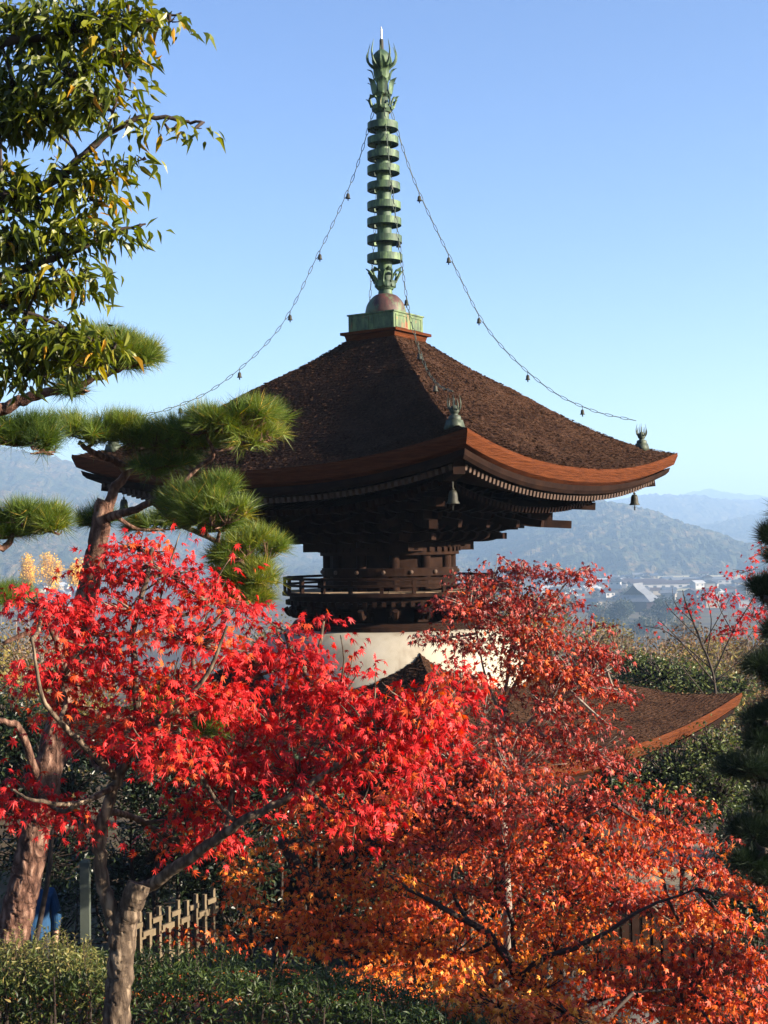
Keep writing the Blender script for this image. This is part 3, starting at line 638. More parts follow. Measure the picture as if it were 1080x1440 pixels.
def sprays(mbt, mbl, clumps, line, tmpl, size, rspray, per, droop=.9, twig=.004, hub_r=.012, jit=.45, bias=0.0, rr=(0, 1), flat=.0, twigs=True, layer=0, dens=1.0, var=.16):
    """leafy twigs: every clump = (px, py, Y, rx, ry, n, tone) in photo pixels; the clump is as deep as wide"""
    for cl in clumps:
        px, py, Y, rx, ry, n = cl[:6]; tone = cl[6] if len(cl) > 6 else .5
        s = Y / F; ctr = P(px, py, Y); ax = np.array((rx * s, min(rx, 130) * s * .8, ry * s))
        m = max(2, int(n * dens / per)); off = ball(m, 2.4) * ax
        if layer: off[:, 2] = (np.round(off[:, 2] / layer + .3 * off[:, 0] / layer) - .3 * off[:, 0] / layer) * layer + RNG.normal(0, layer * .16, m)
        sc = ctr + off
        sc[:, 2] += -.25 * (off[:, 0] ** 2 + off[:, 1] ** 2) / max(ax[0], .05) * .4
        hub = ctr - np.array((0, 0, ax[2] * .35))
        if line is not None:
            dd = np.linalg.norm(line - hub, axis=1) + .6 * np.maximum(line[:, 2] - hub[2], 0); a = line[np.argmin(dd)]
            link(mbt, a, hub, hub_r, hub_r * .6, 6)
        if twigs:
            for q in sc: link(mbt, hub + (q - hub) * RNG.uniform(0, .3), q, twig * 1.4, twig * .6, 3, .05, 2)
        c = np.repeat(sc, per, 0); N_ = len(c); ph = RNG.uniform(0, 2 * math.pi, N_); rad = rspray * np.sqrt(RNG.random(N_))
        o = np.stack([np.cos(ph), np.sin(ph), np.zeros(N_)], 1)
        pos = c + o * rad[:, None]; pos[:, 2] += -.35 * rad ** 2 / rspray + RNG.normal(0, rspray * .18, N_)
        T = o + np.array((0, 0, -droop)) * RNG.uniform(.3, 1.3, (N_, 1)) + RNG.normal(0, jit, (N_, 3))
        Nn = np.array((0, 0, 1.0)) * (1 - flat) + o * .35 + RNG.normal(0, jit, (N_, 3))
        sr = np.repeat(RNG.normal(0, var, m), per)
        rn = np.clip(tone + sr + RNG.normal(0, .14, N_), 0, 1)
        sz = RNG.uniform(.62, 1.2, N_) * size; cu = RNG.random(N_)
        for lo, hi, kz in ((0, .4, 1.0), (.4, .75, 2.6), (.75, 1.01, 4.5)):
            s_ = (cu >= lo) & (cu < hi); mbl.leaves(tmpl[0] * np.array((1 - .06 * kz, 1, kz)), tmpl[1], pos[s_], T[s_], Nn[s_], sz[s_], rn[s_])

def rooted(limbs):
    """lengthen the trunk so that it stands on the ground; returns its foot"""
    pts = limbs[0][0]; a = P(*pts[0]); g = np.array((a[0], a[1], float(zg(a[0], a[1]))))
    if a[2] - g[2] > .02:
        d = nz(a - P(*pts[1])); d = nz(d * np.array((1, 1, 0)) * .8 + np.array((0, 0, min(d[2], -.3))))
        for _ in range(6): g = a + d * (a[2] - g[2]) / -d[2]; g[2] = float(zg(g[0], g[1]))
        b = g + d * .12; pts.insert(0, (540 + (b - CAM) @ _r * F / ((b - CAM) @ _w), 720 - (b - CAM) @ _u * F / ((b - CAM) @ _w), b[1]))
    return g
def tree(name, label, cat, base, limbs, clumps, bark, leaf, tmpl, size, rspray, per, group=None, limb_n=8, rough=.06, **kw):
    mbt, mbl = MB(), MB(); L = []
    base = rooted(limbs)
    for l in limbs:
        p, _ = limb(mbt, l[0], l[1], l[2], limb_n if l[1] > .02 else 6, rough); L.append(p)
    sprays(mbt, mbl, clumps, np.concatenate(L) if L else None, tmpl, size, rspray, per, **kw)
    t = thing(name, label, cat, base, 0, group); inv = Matrix.Translation(-Vector(base))
    mbt.build('trunk', M[bark], t, True).matrix_parent_inverse = inv
    mbl.build('crown', M[leaf], t).matrix_parent_inverse = inv
    return t

# --- the bright red maple close by on the left
Y0 = 6.05
nl = [([(163, 1500, Y0), (166, 1400, Y0), (172, 1330, Y0), (180, 1290, Y0), (196, 1243, Y0 - .02)], .062, .05),
      ([(172, 1325, Y0), (155, 1280, Y0), (143, 1235, Y0), (140, 1185, Y0), (150, 1135, Y0), (166, 1095, Y0), (184, 1060, Y0), (192, 1010, Y0 + .1), (190, 950, Y0 + .1), (188, 880, Y0 + .15), (205, 820, Y0 + .2), (215, 770, Y0 + .2)], .035, .008),
      ([(192, 1252, Y0), (215, 1243, Y0), (255, 1215, Y0 - .1), (305, 1180, Y0 - .2), (350, 1150, Y0 - .3), (400, 1126, Y0 - .3), (460, 1085, Y0 - .3), (530, 1040, Y0 - .3), (600, 1000, Y0 - .3)], .03, .006),
      ([(166, 1095, Y0), (130, 1060, Y0 - .1), (90, 1020, Y0 - .2), (60, 980, Y0 - .3), (45, 900, Y0 - .3)], .018, .006),
      ([(150, 1140, Y0), (190, 1150, Y0 + .2), (215, 1165, Y0 + .3)], .018, .008),
      ([(163, 1105, Y0), (110, 1130, Y0 - .2), (50, 1125, Y0 - .4), (15, 1110, Y0 - .4)], .014, .005),
      ([(188, 1040, Y0), (240, 1000, Y0 - .2), (290, 950, Y0 - .3), (320, 880, Y0 - .3)], .018, .005),
      ([(190, 1000, Y0), (260, 1010, Y0 + .3), (340, 960, Y0 + .4), (430, 930, Y0 + .4)], .016, .005)]
nc = [(195, 765, 6.5, 50, 26, 240, .55), (235, 795, 6.3, 75, 34, 420, .5), (160, 800, 6.5, 50, 30, 240, .5), (300, 835, 6.3, 60, 34, 330, .55), (190, 850, 6.2, 80, 30, 380, .5),
      (90, 855, 6.2, 62, 30, 380, .45), (60, 848, 6.0, 38, 22, 170, .45), (270, 890, 6.0, 85, 42, 560, .6), (130, 900, 6.1, 75, 34, 380, .5), (85, 945, 6.0, 62, 36, 380, .5),
      (170, 950, 6.3, 60, 26, 260, .5), (250, 955, 5.9, 80, 40, 480, .6), (310, 975, 6.0, 60, 46, 400, .65), (90, 985, 6.1, 55, 22, 220, .75), (200, 1010, 6.0, 60, 24, 240, .6),
      (220, 1045, 5.8, 58, 30, 330, .6), (270, 1060, 5.8, 55, 34, 300, .55), (375, 925, 6.4, 48, 36, 260, .45), (425, 960, 6.4, 55, 42, 330, .45), (390, 1010, 6.2, 62, 46, 440, .4), (400, 880, 6.6, 34, 20, 80, .45), (455, 868, 6.6, 24, 16, 60, .5),
      (330, 1060, 6.1, 70, 46, 480, .3), (420, 1075, 5.9, 80, 45, 560, .35), (520, 1010, 5.8, 72, 44, 480, .55), (590, 985, 5.8, 62, 40, 380, .7), (610, 1035, 5.8, 55, 40, 320, .55), (540, 1070, 5.7, 65, 46, 420, .5), (500, 1130, 5.7, 42, 42, 220, .6), (480, 970, 6.2, 50, 36, 260, .4),
      (640, 960, 6.0, 40, 30, 170, .6), (405, 905, 6.4, 40, 26, 170, .45), (425, 925, 6.3, 34, 26, 150, .5), (445, 955, 6.2, 28, 22, 100, .5),
      (120, 1035, 6.2, 50, 24, 140, .75), (50, 1110, 6.0, 55, 30, 210, .4), (110, 1140, 6.1, 40, 26, 150, .45), (25, 1140, 6.0, 30, 24, 90, .4), (275, 1130, 6.2, 48, 40, 250, .7), (320, 1110, 6.2, 50, 36, 260, .3), (255, 1180, 6.3, 36, 30, 120, .85), (300, 1165, 6.3, 40, 32, 160, .7)]
tree('maple_tree', 'bright red maple in the left foreground with a forked, sawn-off trunk', 'maple tree', P(163, 1500, Y0), nl, nc, 'maplebark', 'red', MAPLE7, .037, .15, 11, group='maples in autumn colour', limb_n=14, rough=.06, droop=.8, jit=.5, layer=.19, dens=.74, var=.2)

# --- the tall crimson maple in front of the mound
Yc = 11.0
cl_ = [([(715, 1330, Yc), (712, 1240, Yc), (706, 1130, Yc), (704, 1040, Yc), (708, 990, Yc)], .04, .026),
       ([(708, 995, Yc), (735, 940, Yc), (758, 885, Yc), (785, 835, Yc), (815, 800, Yc)], .018, .004),
       ([(706, 1000, Yc), (715, 940, Yc), (722, 880, Yc + .1), (730, 820, Yc + .1), (735, 790, Yc)], .018, .004),
       ([(706, 1010, Yc), (685, 960, Yc), (672, 900, Yc), (660, 850, Yc)], .014, .004),
       ([(704, 1060, Yc), (760, 1000, Yc - .2), (820, 960, Yc - .3), (860, 940, Yc - .2)], .016, .004),
       ([(704, 1090, Yc), (640, 1040, Yc - .3), (590, 1010, Yc - .4)], .016, .004)]
cc = [(690, 815, 11.1, 62, 26, 330, .35), (740, 800, 11.2, 50, 24, 150, .3), (800, 800, 11, 36, 14, 130, .35), (825, 798, 11, 14, 9, 30, .4), (660, 850, 10.9, 60, 26, 420, .4), (735, 850, 11, 65, 28, 420, .4), (790, 840, 11.1, 40, 22, 130, .35),
      (610, 890, 10.8, 26, 12, 90, .3), (660, 900, 10.8, 45, 18, 170, .4), (765, 890, 10.9, 55, 22, 300, .6), (745, 925, 10.8, 45, 18, 230, .8), (830, 910, 10.9, 40, 26, 240, .4), (825, 955, 10.8, 55, 28, 380, .45), (800, 935, 10.8, 50, 22, 260, .55),
      (650, 945, 10.7, 38, 22, 180, .45), (600, 1000, 10.6, 60, 30, 260, .35), (680, 1000, 10.7, 40, 26, 150, .4), (770, 985, 10.7, 60, 22, 260, .45), (740, 1030, 10.7, 60, 26, 330, .4), (640, 1060, 10.5, 70, 36, 500, .4), (800, 1025, 10.6, 40, 16, 120, .4), (850, 1010, 10.6, 24, 12, 50, .4),
      (725, 900, 10.9, 36, 26, 190, .5), (735, 945, 10.9, 40, 20, 160, .6), (700, 870, 10.9, 50, 22, 220, .45), (720, 1075, 10.4, 80, 34, 600, .35), (830, 1055, 10.5, 60, 20, 300, .4), (870, 975, 10.9, 20, 14, 60, .4)]
tree('maple_tree', 'tall dark crimson maple rising in front of the white plaster mound', 'maple tree', P(715, 1330, Yc), cl_, cc, 'greybark', 'crimson', MAPLE5, .04, .16, 10, group='maples in autumn colour', droop=.9, jit=.6, twig=.0035, layer=.2, dens=1.3, var=.2)

# --- the wide orange-red maple at the bottom right
Yo = 9.0
ol = [([(733, 1520, Yo), (734, 1440, Yo), (731, 1375, Yo)], .05, .04),
      ([(731, 1378, Yo), (712, 1345, Yo), (685, 1312, Yo), (655, 1295, Yo), (615, 1272, Yo), (575, 1250, Yo), (545, 1230, Yo)], .034, .007),
      ([(660, 1298, Yo), (640, 1262, Yo + .1), (640, 1215, Yo + .1), (665, 1185, Yo + .1)], .018, .006),
      ([(731, 1378, Yo), (760, 1350, Yo - .1), (810, 1332, Yo - .2), (855, 1310, Yo - .3), (900, 1280, Yo - .4), (980, 1250, Yo - .4)], .026, .006),
      ([(731, 1380, Yo), (722, 1330, Yo + .1), (722, 1290, Yo + .1), (745, 1240, Yo + .2), (800, 1170, Yo + .3), (860, 1130, Yo + .3)], .02, .005),
      ([(735, 1430, Yo), (790, 1415, Yo - .3), (850, 1405, Yo - .5), (900, 1395, Yo - .6), (970, 1390, Yo - .6)], .018, .005),
      ([(722, 1300, Yo), (700, 1240, Yo + .2), (690, 1180, Yo + .4), (660, 1120, Yo + .5)], .018, .005)]
oc = [(600, 1120, 9.6, 75, 34, 560, .3), (690, 1130, 9.5, 75, 38, 640, .35), (780, 1130, 9.5, 80, 38, 640, .3), (860, 1130, 9.6, 70, 34, 520, .3), (940, 1160, 9.5, 65, 36, 520, .35), (620, 1185, 9.3, 70, 36, 420, .45), (710, 1195, 9.2, 70, 40, 460, .4), (800, 1195, 9.2, 75, 42, 640, .5), (890, 1200, 9.2, 75, 40, 620, .5), (980, 1215, 9.3, 55, 40, 360, .4), (790, 1255, 9.0, 70, 28, 380, .45), (880, 1250, 9.0, 75, 28, 420, .4),
      (960, 1268, 9.0, 70, 26, 360, .55), (690, 1250, 9.1, 60, 34, 300, .4), (580, 1225, 9.2, 60, 30, 220, .6), (640, 1330, 8.9, 60, 30, 260, .8), (700, 1345, 9.1, 55, 34, 280, .75), (780, 1330, 9.0, 60, 36, 330, .75), (760, 1385, 8.8, 70, 30, 360, .8), (840, 1365, 8.7, 70, 34, 420, .6), (910, 1345, 8.7, 55, 24, 240, .7), (900, 1395, 8.5, 80, 30, 480, .5), (990, 1370, 8.6, 70, 34, 480, .4), (1050, 1340, 8.6, 40, 34, 230, .45), (1030, 1290, 8.8, 45, 24, 220, .6), (800, 1425, 8.5, 60, 20, 180, .85), (960, 1410, 8.4, 80, 24, 360, .5), (700, 1400, 8.9, 45, 28, 200, .75), (640, 1420, 8.4, 60, 20, 240, .85), (730, 1430, 8.2, 60, 16, 200, .8), (560, 1395, 8.6, 50, 20, 200, .8), (860, 1435, 8.3, 60, 14, 160, .8), (700, 1412, 7.3, 80, 14, 420, .75), (800, 1422, 7.2, 70, 14, 380, .7), (640, 1432, 7.4, 60, 14, 240, .75), (760, 1440, 7.3, 70, 14, 300, .8), (1050, 1400, 8.2, 50, 24, 300, .5), (1060, 1250, 8.6, 40, 20, 160, .55), (1000, 1330, 8.5, 50, 26, 260, .5), (1040, 1440, 7.8, 50, 16, 200, .5)]
tree('maple_tree', 'wide orange and red maple with a thin dark trunk at the bottom right', 'maple tree', P(733, 1520, Yo), ol, oc, 'darkbark', 'mixred', MAPLE5, .036, .15, 11, group='maples in autumn colour', droop=.9, jit=.6, twig=.0035, layer=.2, dens=1.15)
# --- smaller orange maples behind the hedge
Yd = 9.8
dl = [([(455, 1420, Yd), (450, 1330, Yd), (440, 1270, Yd), (415, 1215, Yd), (395, 1180, Yd)], .06, .04), ([(440, 1270, Yd), (480, 1230, Yd), (520, 1180, Yd)], .03, .008), ([(450, 1320, Yd), (520, 1310, Yd - .2), (580, 1330, Yd - .3)], .02, .006)]
dc = [(430, 1170, 9.9, 70, 34, 360, .5), (510, 1175, 9.8, 60, 34, 340, .45), (470, 1225, 9.6, 60, 30, 300, .55), (540, 1240, 9.6, 62, 34, 340, .55), (400, 1270, 9.5, 48, 28, 200, .6), (470, 1290, 9.4, 60, 28, 280, .55), (540, 1300, 9.3, 65, 30, 320, .5), (420, 1310, 9.2, 55, 20, 230, .6), (500, 1330, 9.0, 60, 20, 250, .7), (590, 1320, 9.0, 55, 30, 260, .65), (340, 1215, 9.8, 50, 34, 200, .7), (345, 1265, 9.6, 45, 24, 150, .6), (320, 1310, 9.2, 50, 16, 150, .5), (250, 1305, 9.4, 35, 10, 60, .2), (590, 1375, 8.8, 50, 22, 200, .75), (650, 1390, 8.8, 45, 26, 180, .8), (450, 1130, 10, 60, 26, 260, .4), (560, 1150, 10, 60, 34, 330, .4)]
tree('maple_tree', 'low orange maple with a leaning black trunk, behind the hedge', 'maple tree', P(455, 1420, Yd), dl, dc, 'darkbark', 'orange', MAPLE5, .038, .15, 11, group='maples in autumn colour', droop=.9, jit=.6, twig=.0035)
Ye = 11.5
el = [([(665, 1370, Ye), (664, 1330, Ye), (660, 1280, Ye), (668, 1230, Ye), (700, 1180, Ye)], .05, .02), ([(662, 1290, Ye), (620, 1240, Ye), (590, 1200, Ye)], .02, .006), ([(668, 1230, Ye), (760, 1250, Ye), (860, 1220, Ye)], .02, .006)]
ec = [(560, 1280, 11.4, 60, 34, 330, .4), (620, 1280, 11.5, 60, 34, 330, .5), (700, 1290, 11.6, 70, 34, 360, .6), (790, 1290, 11.6, 60, 24, 260, .6), (640, 1350, 11, 60, 28, 260, .75), (720, 1330, 11.3, 60, 28, 260, .8), (560, 1345, 11, 50, 26, 220, .7), (850, 1240, 11.6, 60, 26, 280, .4), (740, 1220, 11.6, 70, 30, 340, .4), (640, 1200, 11.6, 70, 30, 340, .35), (960, 1300, 11.6, 50, 16, 150, .6)]
tree('maple_tree', 'orange maple with a pale bent trunk standing near the stone edging', 'maple tree', P(665, 1370, Ye), el, ec, 'maplebark', 'orange', MAPLE5, .042, .17, 10, group='maples in autumn colour', droop=.9, jit=.6, twig=.004)

# --- pines
def pads(mbt, mbl, clumps, line, dens=1.0, nl_=.135, tone=.55, needles=40, hub_r=.016):
    for cl in clumps:
        px, py, Y, rx, ry, n = cl[:6]; to = cl[6] if len(cl) > 6 else tone
        s = 1.2 * Y / F; ctr = P(px, py, Y); ax = np.array((rx * s, rx * s * .75, ry * s)); m = int(n * dens * 1.25)
        nb_ = 6; bc_ = ball(nb_, 2.5) * np.array((.8, .7, .6)); bi = RNG.integers(0, nb_, m); br = RNG.uniform(.35, .6, nb_)
        d = rvec(m); d[:, 2] = np.abs(d[:, 2]) * 1.1 - .3; d = bc_[bi] + d * (br[bi] * RNG.random(m) ** .4)[:, None]; q = ctr + d * ax - np.array((0, 0, ax[2] * .1))
        if line is not None:
            hub = ctr - np.array((0, 0, ax[2] * .5)); dd = np.linalg.norm(line - hub, axis=1); p = link(mbt, line[np.argmin(dd)], hub, hub_r, hub_r * .6, 6)
            subs = hub + rvec(7) * ax * np.array((.6, .6, .2))
            for sb in subs: link(mbt, hub, sb, hub_r * .5, hub_r * .3, 5, .02, 3)
            for c in q[::2]:
                sb = subs[np.argmin(np.linalg.norm(subs - c, axis=1))]; link(mbt, sb, c, hub_r * .28, hub_r * .16, 3, .08, 2)
        k = needles; c = np.repeat(q, k, 0); N_ = len(c)
        outw = nz((q - ctr) / ax * np.array((1, 1, .8)) + np.array((0, 0, .75))); axd = np.repeat(outw, k, 0)
        T = nz(axd * 1.0 + np.repeat(rvec(m) * .5, k, 0) + rvec(N_) * .95); base = c - axd * (RNG.random(N_) * .05)[:, None]
        rn = np.clip(np.repeat(RNG.normal(to, .15, m), k) + RNG.normal(0, .12, N_), 0, .93); rn[RNG.random(N_) < .015] = 1
        w = .0022 + .00016 * Y
        tv = np.array([(-w / nl_ * .5, 0, 0), (w / nl_ * .5, 0, 0), (0, 1, 0)])
        mbl.leaves(tv, np.array([(0, 1, 2)]), base, T, rvec(N_), RNG.uniform(.7, 1.15, N_) * nl_, rn)
def pine(label, base, limbs, clumps, leaf='needle', group='garden pines', bark_='pinebark', **kw):
    mbt, mbl = MB(), MB(); L = []; base = rooted(limbs)
    for l in limbs: L.append(limb(mbt, l[0], l[1], l[2], 20 if l[1] > .06 else 8, .05)[0])
    pads(mbt, mbl, clumps, np.concatenate(L), **kw)
    t = thing('pine_tree', label, 'pine tree', base, 0, group); inv = Matrix.Translation(-Vector(base))
    mbt.build('trunk', M[bark_], t, True).matrix_parent_inverse = inv; mbl.build('crown', M[leaf], t).matrix_parent_inverse = inv
    return t
Yp = 9.6
pl = [([(8, 1380, Yp), (22, 1300, Yp), (42, 1210, Yp), (62, 1110, Yp), (85, 1010, Yp + .1), (108, 910, Yp + .2), (126, 820, Yp + .2), (138, 760, Yp + .2), (148, 704, Yp + .2)], .13, .062),
      ([(150, 722, Yp + .2), (160, 690, Yp + .2), (178, 664, Yp + .2), (160, 648, Yp + .1), (130, 636, Yp), (110, 622, Yp)], .04, .016),
      ([(172, 660, Yp + .2), (210, 640, Yp), (240, 615, Yp - .1), (290, 600, Yp - .2)], .026, .01),
      ([(150, 728, Yp + .2), (185, 718, Yp), (230, 700, Yp - .2), (262, 690, Yp - .3)], .034, .016),
      ([(240, 698, Yp - .2), (275, 660, Yp - .2), (300, 640, Yp - .3), (290, 605, Yp - .3), (310, 580, Yp - .3)], .018, .008),
      ([(215, 706, Yp), (250, 735, Yp - .1), (300, 760, Yp - .2), (340, 790, Yp - .2), (350, 820, Yp - .2)], .022, .01),
      ([(60, 1115, Yp), (30, 1030, Yp - .2), (8, 1015, Yp - .3), (-15, 1010, Yp - .4)], .03, .018),
      ([(96, 960, Yp + .1), (70, 880, Yp - .2), (40, 890, Yp - .3), (5, 905, Yp - .4)], .026, .014),
      ([(98, 985, Yp + .1), (160, 1010, Yp + .4), (220, 1000, Yp + .6)], .02, .008)]
pc = [(135, 600, Yp, 62, 28, 150), (190, 618, Yp, 50, 26, 110), (255, 612, Yp - .1, 55, 28, 120), (310, 585, Yp - .3, 60, 36, 170), (350, 605, Yp - .3, 42, 26, 110, .75), (285, 700, Yp - .3, 62, 42, 230, .5), (310, 720, Yp - .4, 40, 36, 110, .6), (335, 770, Yp - .1, 58, 28, 170, .65), (352, 818, Yp - .1, 46, 40, 210, .72), (225, 735, Yp + .4, 40, 16, 60, .5), (130, 725, Yp + .3, 28, 20, 45, .3), (215, 650, Yp, 40, 16, 50, .35), (300, 1010, Yp + .6, 40, 30, 90), (215, 990, Yp + .6, 36, 30, 80)]
pine('tall leaning red-barked pine beside the pagoda with clipped needle pads', P(8, 1380, Yp), pl, pc)
# a second pine out of frame to the left reaches in with four boughs
Yq = 9.0
ql = [([(-300, 1500, Yq + 1), (-280, 1200, Yq + 1), (-240, 900, Yq + 1), (-230, 650, Yq + 1), (-180, 450, Yq + 1)], .15, .06),
      ([(-235, 760, Yq + 1), (-120, 640, Yq + .5), (-40, 605, Yq), (20, 625, Yq), (60, 615, Yq)], .035, .01),
      ([(-235, 900, Yq + 1), (-120, 800, Yq + .5), (-30, 775, Yq), (8, 768, Yq), (22, 745, Yq), (50, 735, Yq)], .04, .01),
      ([(-240, 950, Yq + 1), (-100, 880, Yq + .6), (0, 845, Yq + .3)], .035, .01)]
qc = [(20, 605, Yq, 45, 26, 120, .35), (60, 622, Yq, 30, 22, 60, .3), (-20, 600, Yq, 50, 30, 100, .4), (35, 725, Yq, 48, 22, 120, .45), (72, 733, Yq, 30, 24, 80, .6), (-10, 740, Yq, 45, 26, 100, .4), (5, 835, Yq + .3, 40, 22, 90, .4)]
pine('pine standing out of frame on the left, only the ends of its boughs in view', P(-300, 1500, Yq + 1), ql, qc)
Yr = 7.4
rl = [([(-160, 700, Yr + .3), (-60, 610, Yr), (0, 578, Yr), (50, 556, Yr), (95, 545, Yr), (140, 530, Yr), (190, 512, Yr)], .05, .01), ([(-160, 1500, Yr + .3), (-170, 1100, Yr + .3), (-160, 700, Yr + .3), (-150, 500, Yr + .3)], .14, .06)]
rc = [(170, 492, Yr, 50, 28, 150, .55), (200, 490, Yr, 32, 22, 80, .65), (120, 500, Yr + .1, 50, 34, 120, .45), (140, 472, Yr + .1, 40, 16, 70, .5), (110, 545, Yr, 30, 12, 30, .3)]
pine('pine bough with rough brown bark below the cherry leaves at the upper left', P(-160, 1500, Yr + .3), rl, rc, nl_=.1)
Ys = 8.2
sl_ = [([(1150, 1560, Ys), (1140, 1300, Ys), (1125, 1100, Ys), (1118, 900, Ys), (1112, 780, Ys), (1110, 715, Ys)], .09, .012)] + [([(1125, y + 20, Ys), (1090, y + 12, Ys - .1), (1078, y + 6, Ys - .1)], .012, .006) for y in (765, 835, 930, 1010, 1080, 1190)]
sc_ = [(1084, 752, 8.2, 16, 14, 26, 0.4), (1092, 780, 8.2, 11, 10, 16, 0.4), (1074, 826, 8.2, 20, 16, 40, 0.6), (1092, 845, 8.2, 18, 14, 34, 0.5), (1094, 885, 8.2, 13, 14, 26), (1076, 930, 8.2, 21, 18, 70), (1094, 950, 8.2, 18, 18, 56), (1070, 1005, 8.2, 20, 12, 50), (1089, 1000, 8.2, 20, 14, 40), (1070, 1038, 8.2, 26, 16, 84), (1055, 1078, 8.2, 30, 15, 90), (1089, 1085, 8.2, 21, 20, 60), (1076, 1128, 8.2, 18, 12, 34), (1058, 1165, 8.2, 28, 20, 90), (1089, 1180, 8.2, 25, 24, 80), (1050, 1205, 8.2, 30, 16, 70), (1082, 1232, 8.2, 26, 16, 60), (1150, 730, 8.299999999999999, 34, 18, 70), (1170, 800, 7.999999999999999, 34, 18, 70), (1160, 880, 8.399999999999999, 34, 18, 70), (1180, 960, 8.1, 34, 18, 70), (1170, 1050, 8.399999999999999, 34, 18, 70), (1190, 1130, 8.2, 34, 18, 70), (1170, 1220, 8.299999999999999, 34, 18, 70), (1140, 760, 8.5, 34, 18, 70), (1180, 1300, 8.299999999999999, 34, 18, 70), (1112, 715, 8.2, 26, 14, 60)]
pine('clipped pine along the right edge of the picture, its shade put into dark needles', P(1150, 1560, Ys), sl_, sc_, leaf='shadeneedle', bark_='darkbark', tone=.4, nl_=.11, needles=44, dens=1.8)

# --- the cherry at the top left
Yb = 5.6
bl = [([(-420, 1600, Yb), (-400, 1100, Yb), (-380, 600, Yb), (-330, 250, Yb), (-260, -50, Yb)], .13, .06),
      ([(-380, 560, Yb), (-200, 380, Yb), (-60, 300, Yb), (60, 262, Yb), (110, 225, Yb), (150, 190, Yb), (200, 165, Yb), (262, 172, Yb), (288, 172, Yb)], .03, .004),
      ([(-330, 260, Yb), (-150, 100, Yb), (0, 60, Yb), (120, 45, Yb), (200, 30, Yb), (255, 18, Yb)], .03, .004),
      ([(-390, 700, Yb), (-200, 520, Yb), (-60, 420, Yb), (40, 375, Yb), (110, 350, Yb), (165, 325, Yb), (205, 315, Yb)], .03, .004),
      ([(-60, 300, Yb), (60, 290, Yb), (130, 255, Yb), (205, 222, Yb)], .012, .003), ([(150, 190, Yb), (165, 140, Yb), (182, 108, Yb)], .006, .002),
      ([(-60, 420, Yb), (40, 440, Yb), (110, 470, Yb), (160, 490, Yb)], .014, .004)]
bc = [(20, 30, 5.7, 80, 50, 420, .4), (110, 30, 5.6, 70, 40, 330, .5), (180, 20, 5.6, 50, 28, 170, .58), (238, 28, 5.6, 28, 9, 34, .58), (20, 110, 5.7, 75, 50, 380, .35), (100, 100, 5.6, 70, 40, 320, .5), (170, 70, 5.6, 45, 26, 130, .6), (60, 160, 5.7, 70, 30, 260, .45), (0, 170, 5.7, 40, 26, 130, .35), (140, 140, 5.6, 38, 20, 80, .5),
      (180, 165, 5.5, 26, 12, 30, .5), (230, 170, 5.5, 22, 7, 26, .5), (275, 178, 5.5, 14, 5, 14, .58), (178, 120, 5.6, 10, 16, 8, .6), (95, 235, 5.6, 45, 18, 100, .5), (150, 228, 5.6, 35, 14, 60, .6), (200, 222, 5.6, 18, 6, 16, .6), (40, 265, 5.6, 60, 30, 230, .5), (120, 270, 5.6, 55, 20, 120, .6), (160, 250, 5.6, 30, 12, 40, .58), (0, 240, 5.7, 30, 30, 120, .5),
      (30, 330, 5.6, 70, 40, 320, .4), (100, 320, 5.6, 50, 28, 150, .5), (150, 325, 5.6, 40, 14, 60, .5), (195, 318, 5.5, 16, 7, 16, .5), (50, 400, 5.6, 70, 38, 300, .6), (110, 385, 5.6, 45, 26, 120, .58), (20, 470, 5.6, 60, 40, 260, .3), (80, 465, 5.6, 50, 34, 180, .5), (130, 475, 5.6, 40, 24, 110, .6), (30, 520, 5.6, 45, 26, 120, .3), (100, 505, 5.6, 50, 18, 90, .6), (-40, 250, 5.8, 60, 200, 500, .3), (-40, 480, 5.8, 50, 80, 200, .3), (165, 470, 5.6, 16, 14, 20, .6)]
tree('cherry_tree', 'glossy green broadleaf tree with drooping pointed leaves filling the upper left corner', 'tree', P(-420, 1600, Yb), bl, bc, 'darkbark', 'glossy', OVAL, .066, .1, 7, dens=.9, droop=1.0, jit=.6, twig=.0028, hub_r=.008)

# --- shrubs and evergreens
def shrub(name, label, cat, clumps, leaf, size, base, bark='darkbark', tmpl=DIAM, rspray=.16, per=12, group=None, stems=3, droop=.2, jit=.7):
    b = P(*base); mbt, mbl = MB(), MB(); b[2] = float(zg(b[0], b[1])); L = []
    for i in range(stems):
        c = P(*clumps[i % len(clumps)][:3]); p = smooth([b + RNG.normal(0, .08, 3) * (1, 1, 0), (b + c) / 2 + RNG.normal(0, .15, 3), c], 5); L.append(p)
        h = np.linalg.norm(c - b); mbt.tube(p, np.linspace(.01 + .008 * h, .006 + .002 * h, len(p)), 7, True, .06)
    sprays(mbt, mbl, clumps, np.concatenate(L), tmpl, size, rspray, per, droop=droop, jit=jit, hub_r=.01 + .001 * base[2] * .3, twig=.0006 * base[2])
    t = thing(name, label, cat, b, 0, group); inv = Matrix.Translation(-Vector(b))
    mbt.build('trunk', M[bark], t, True).matrix_parent_inverse = inv; mbl.build('crown', M[leaf], t).matrix_parent_inverse = inv; return t
shrub('evergreen_tree', 'glossy evergreen rising behind the right end of the lower roof', 'tree', [(930, 945, 25, 60, 26, 1500, .5), (985, 955, 25, 45, 22, 900, .45), (890, 935, 25.5, 40, 24, 700, .5), (1040, 960, 25, 30, 24, 400, .4), (950, 985, 25, 90, 30, 1200, .3)], 'ever', .085, (950, 1150, 25), rspray=.35)
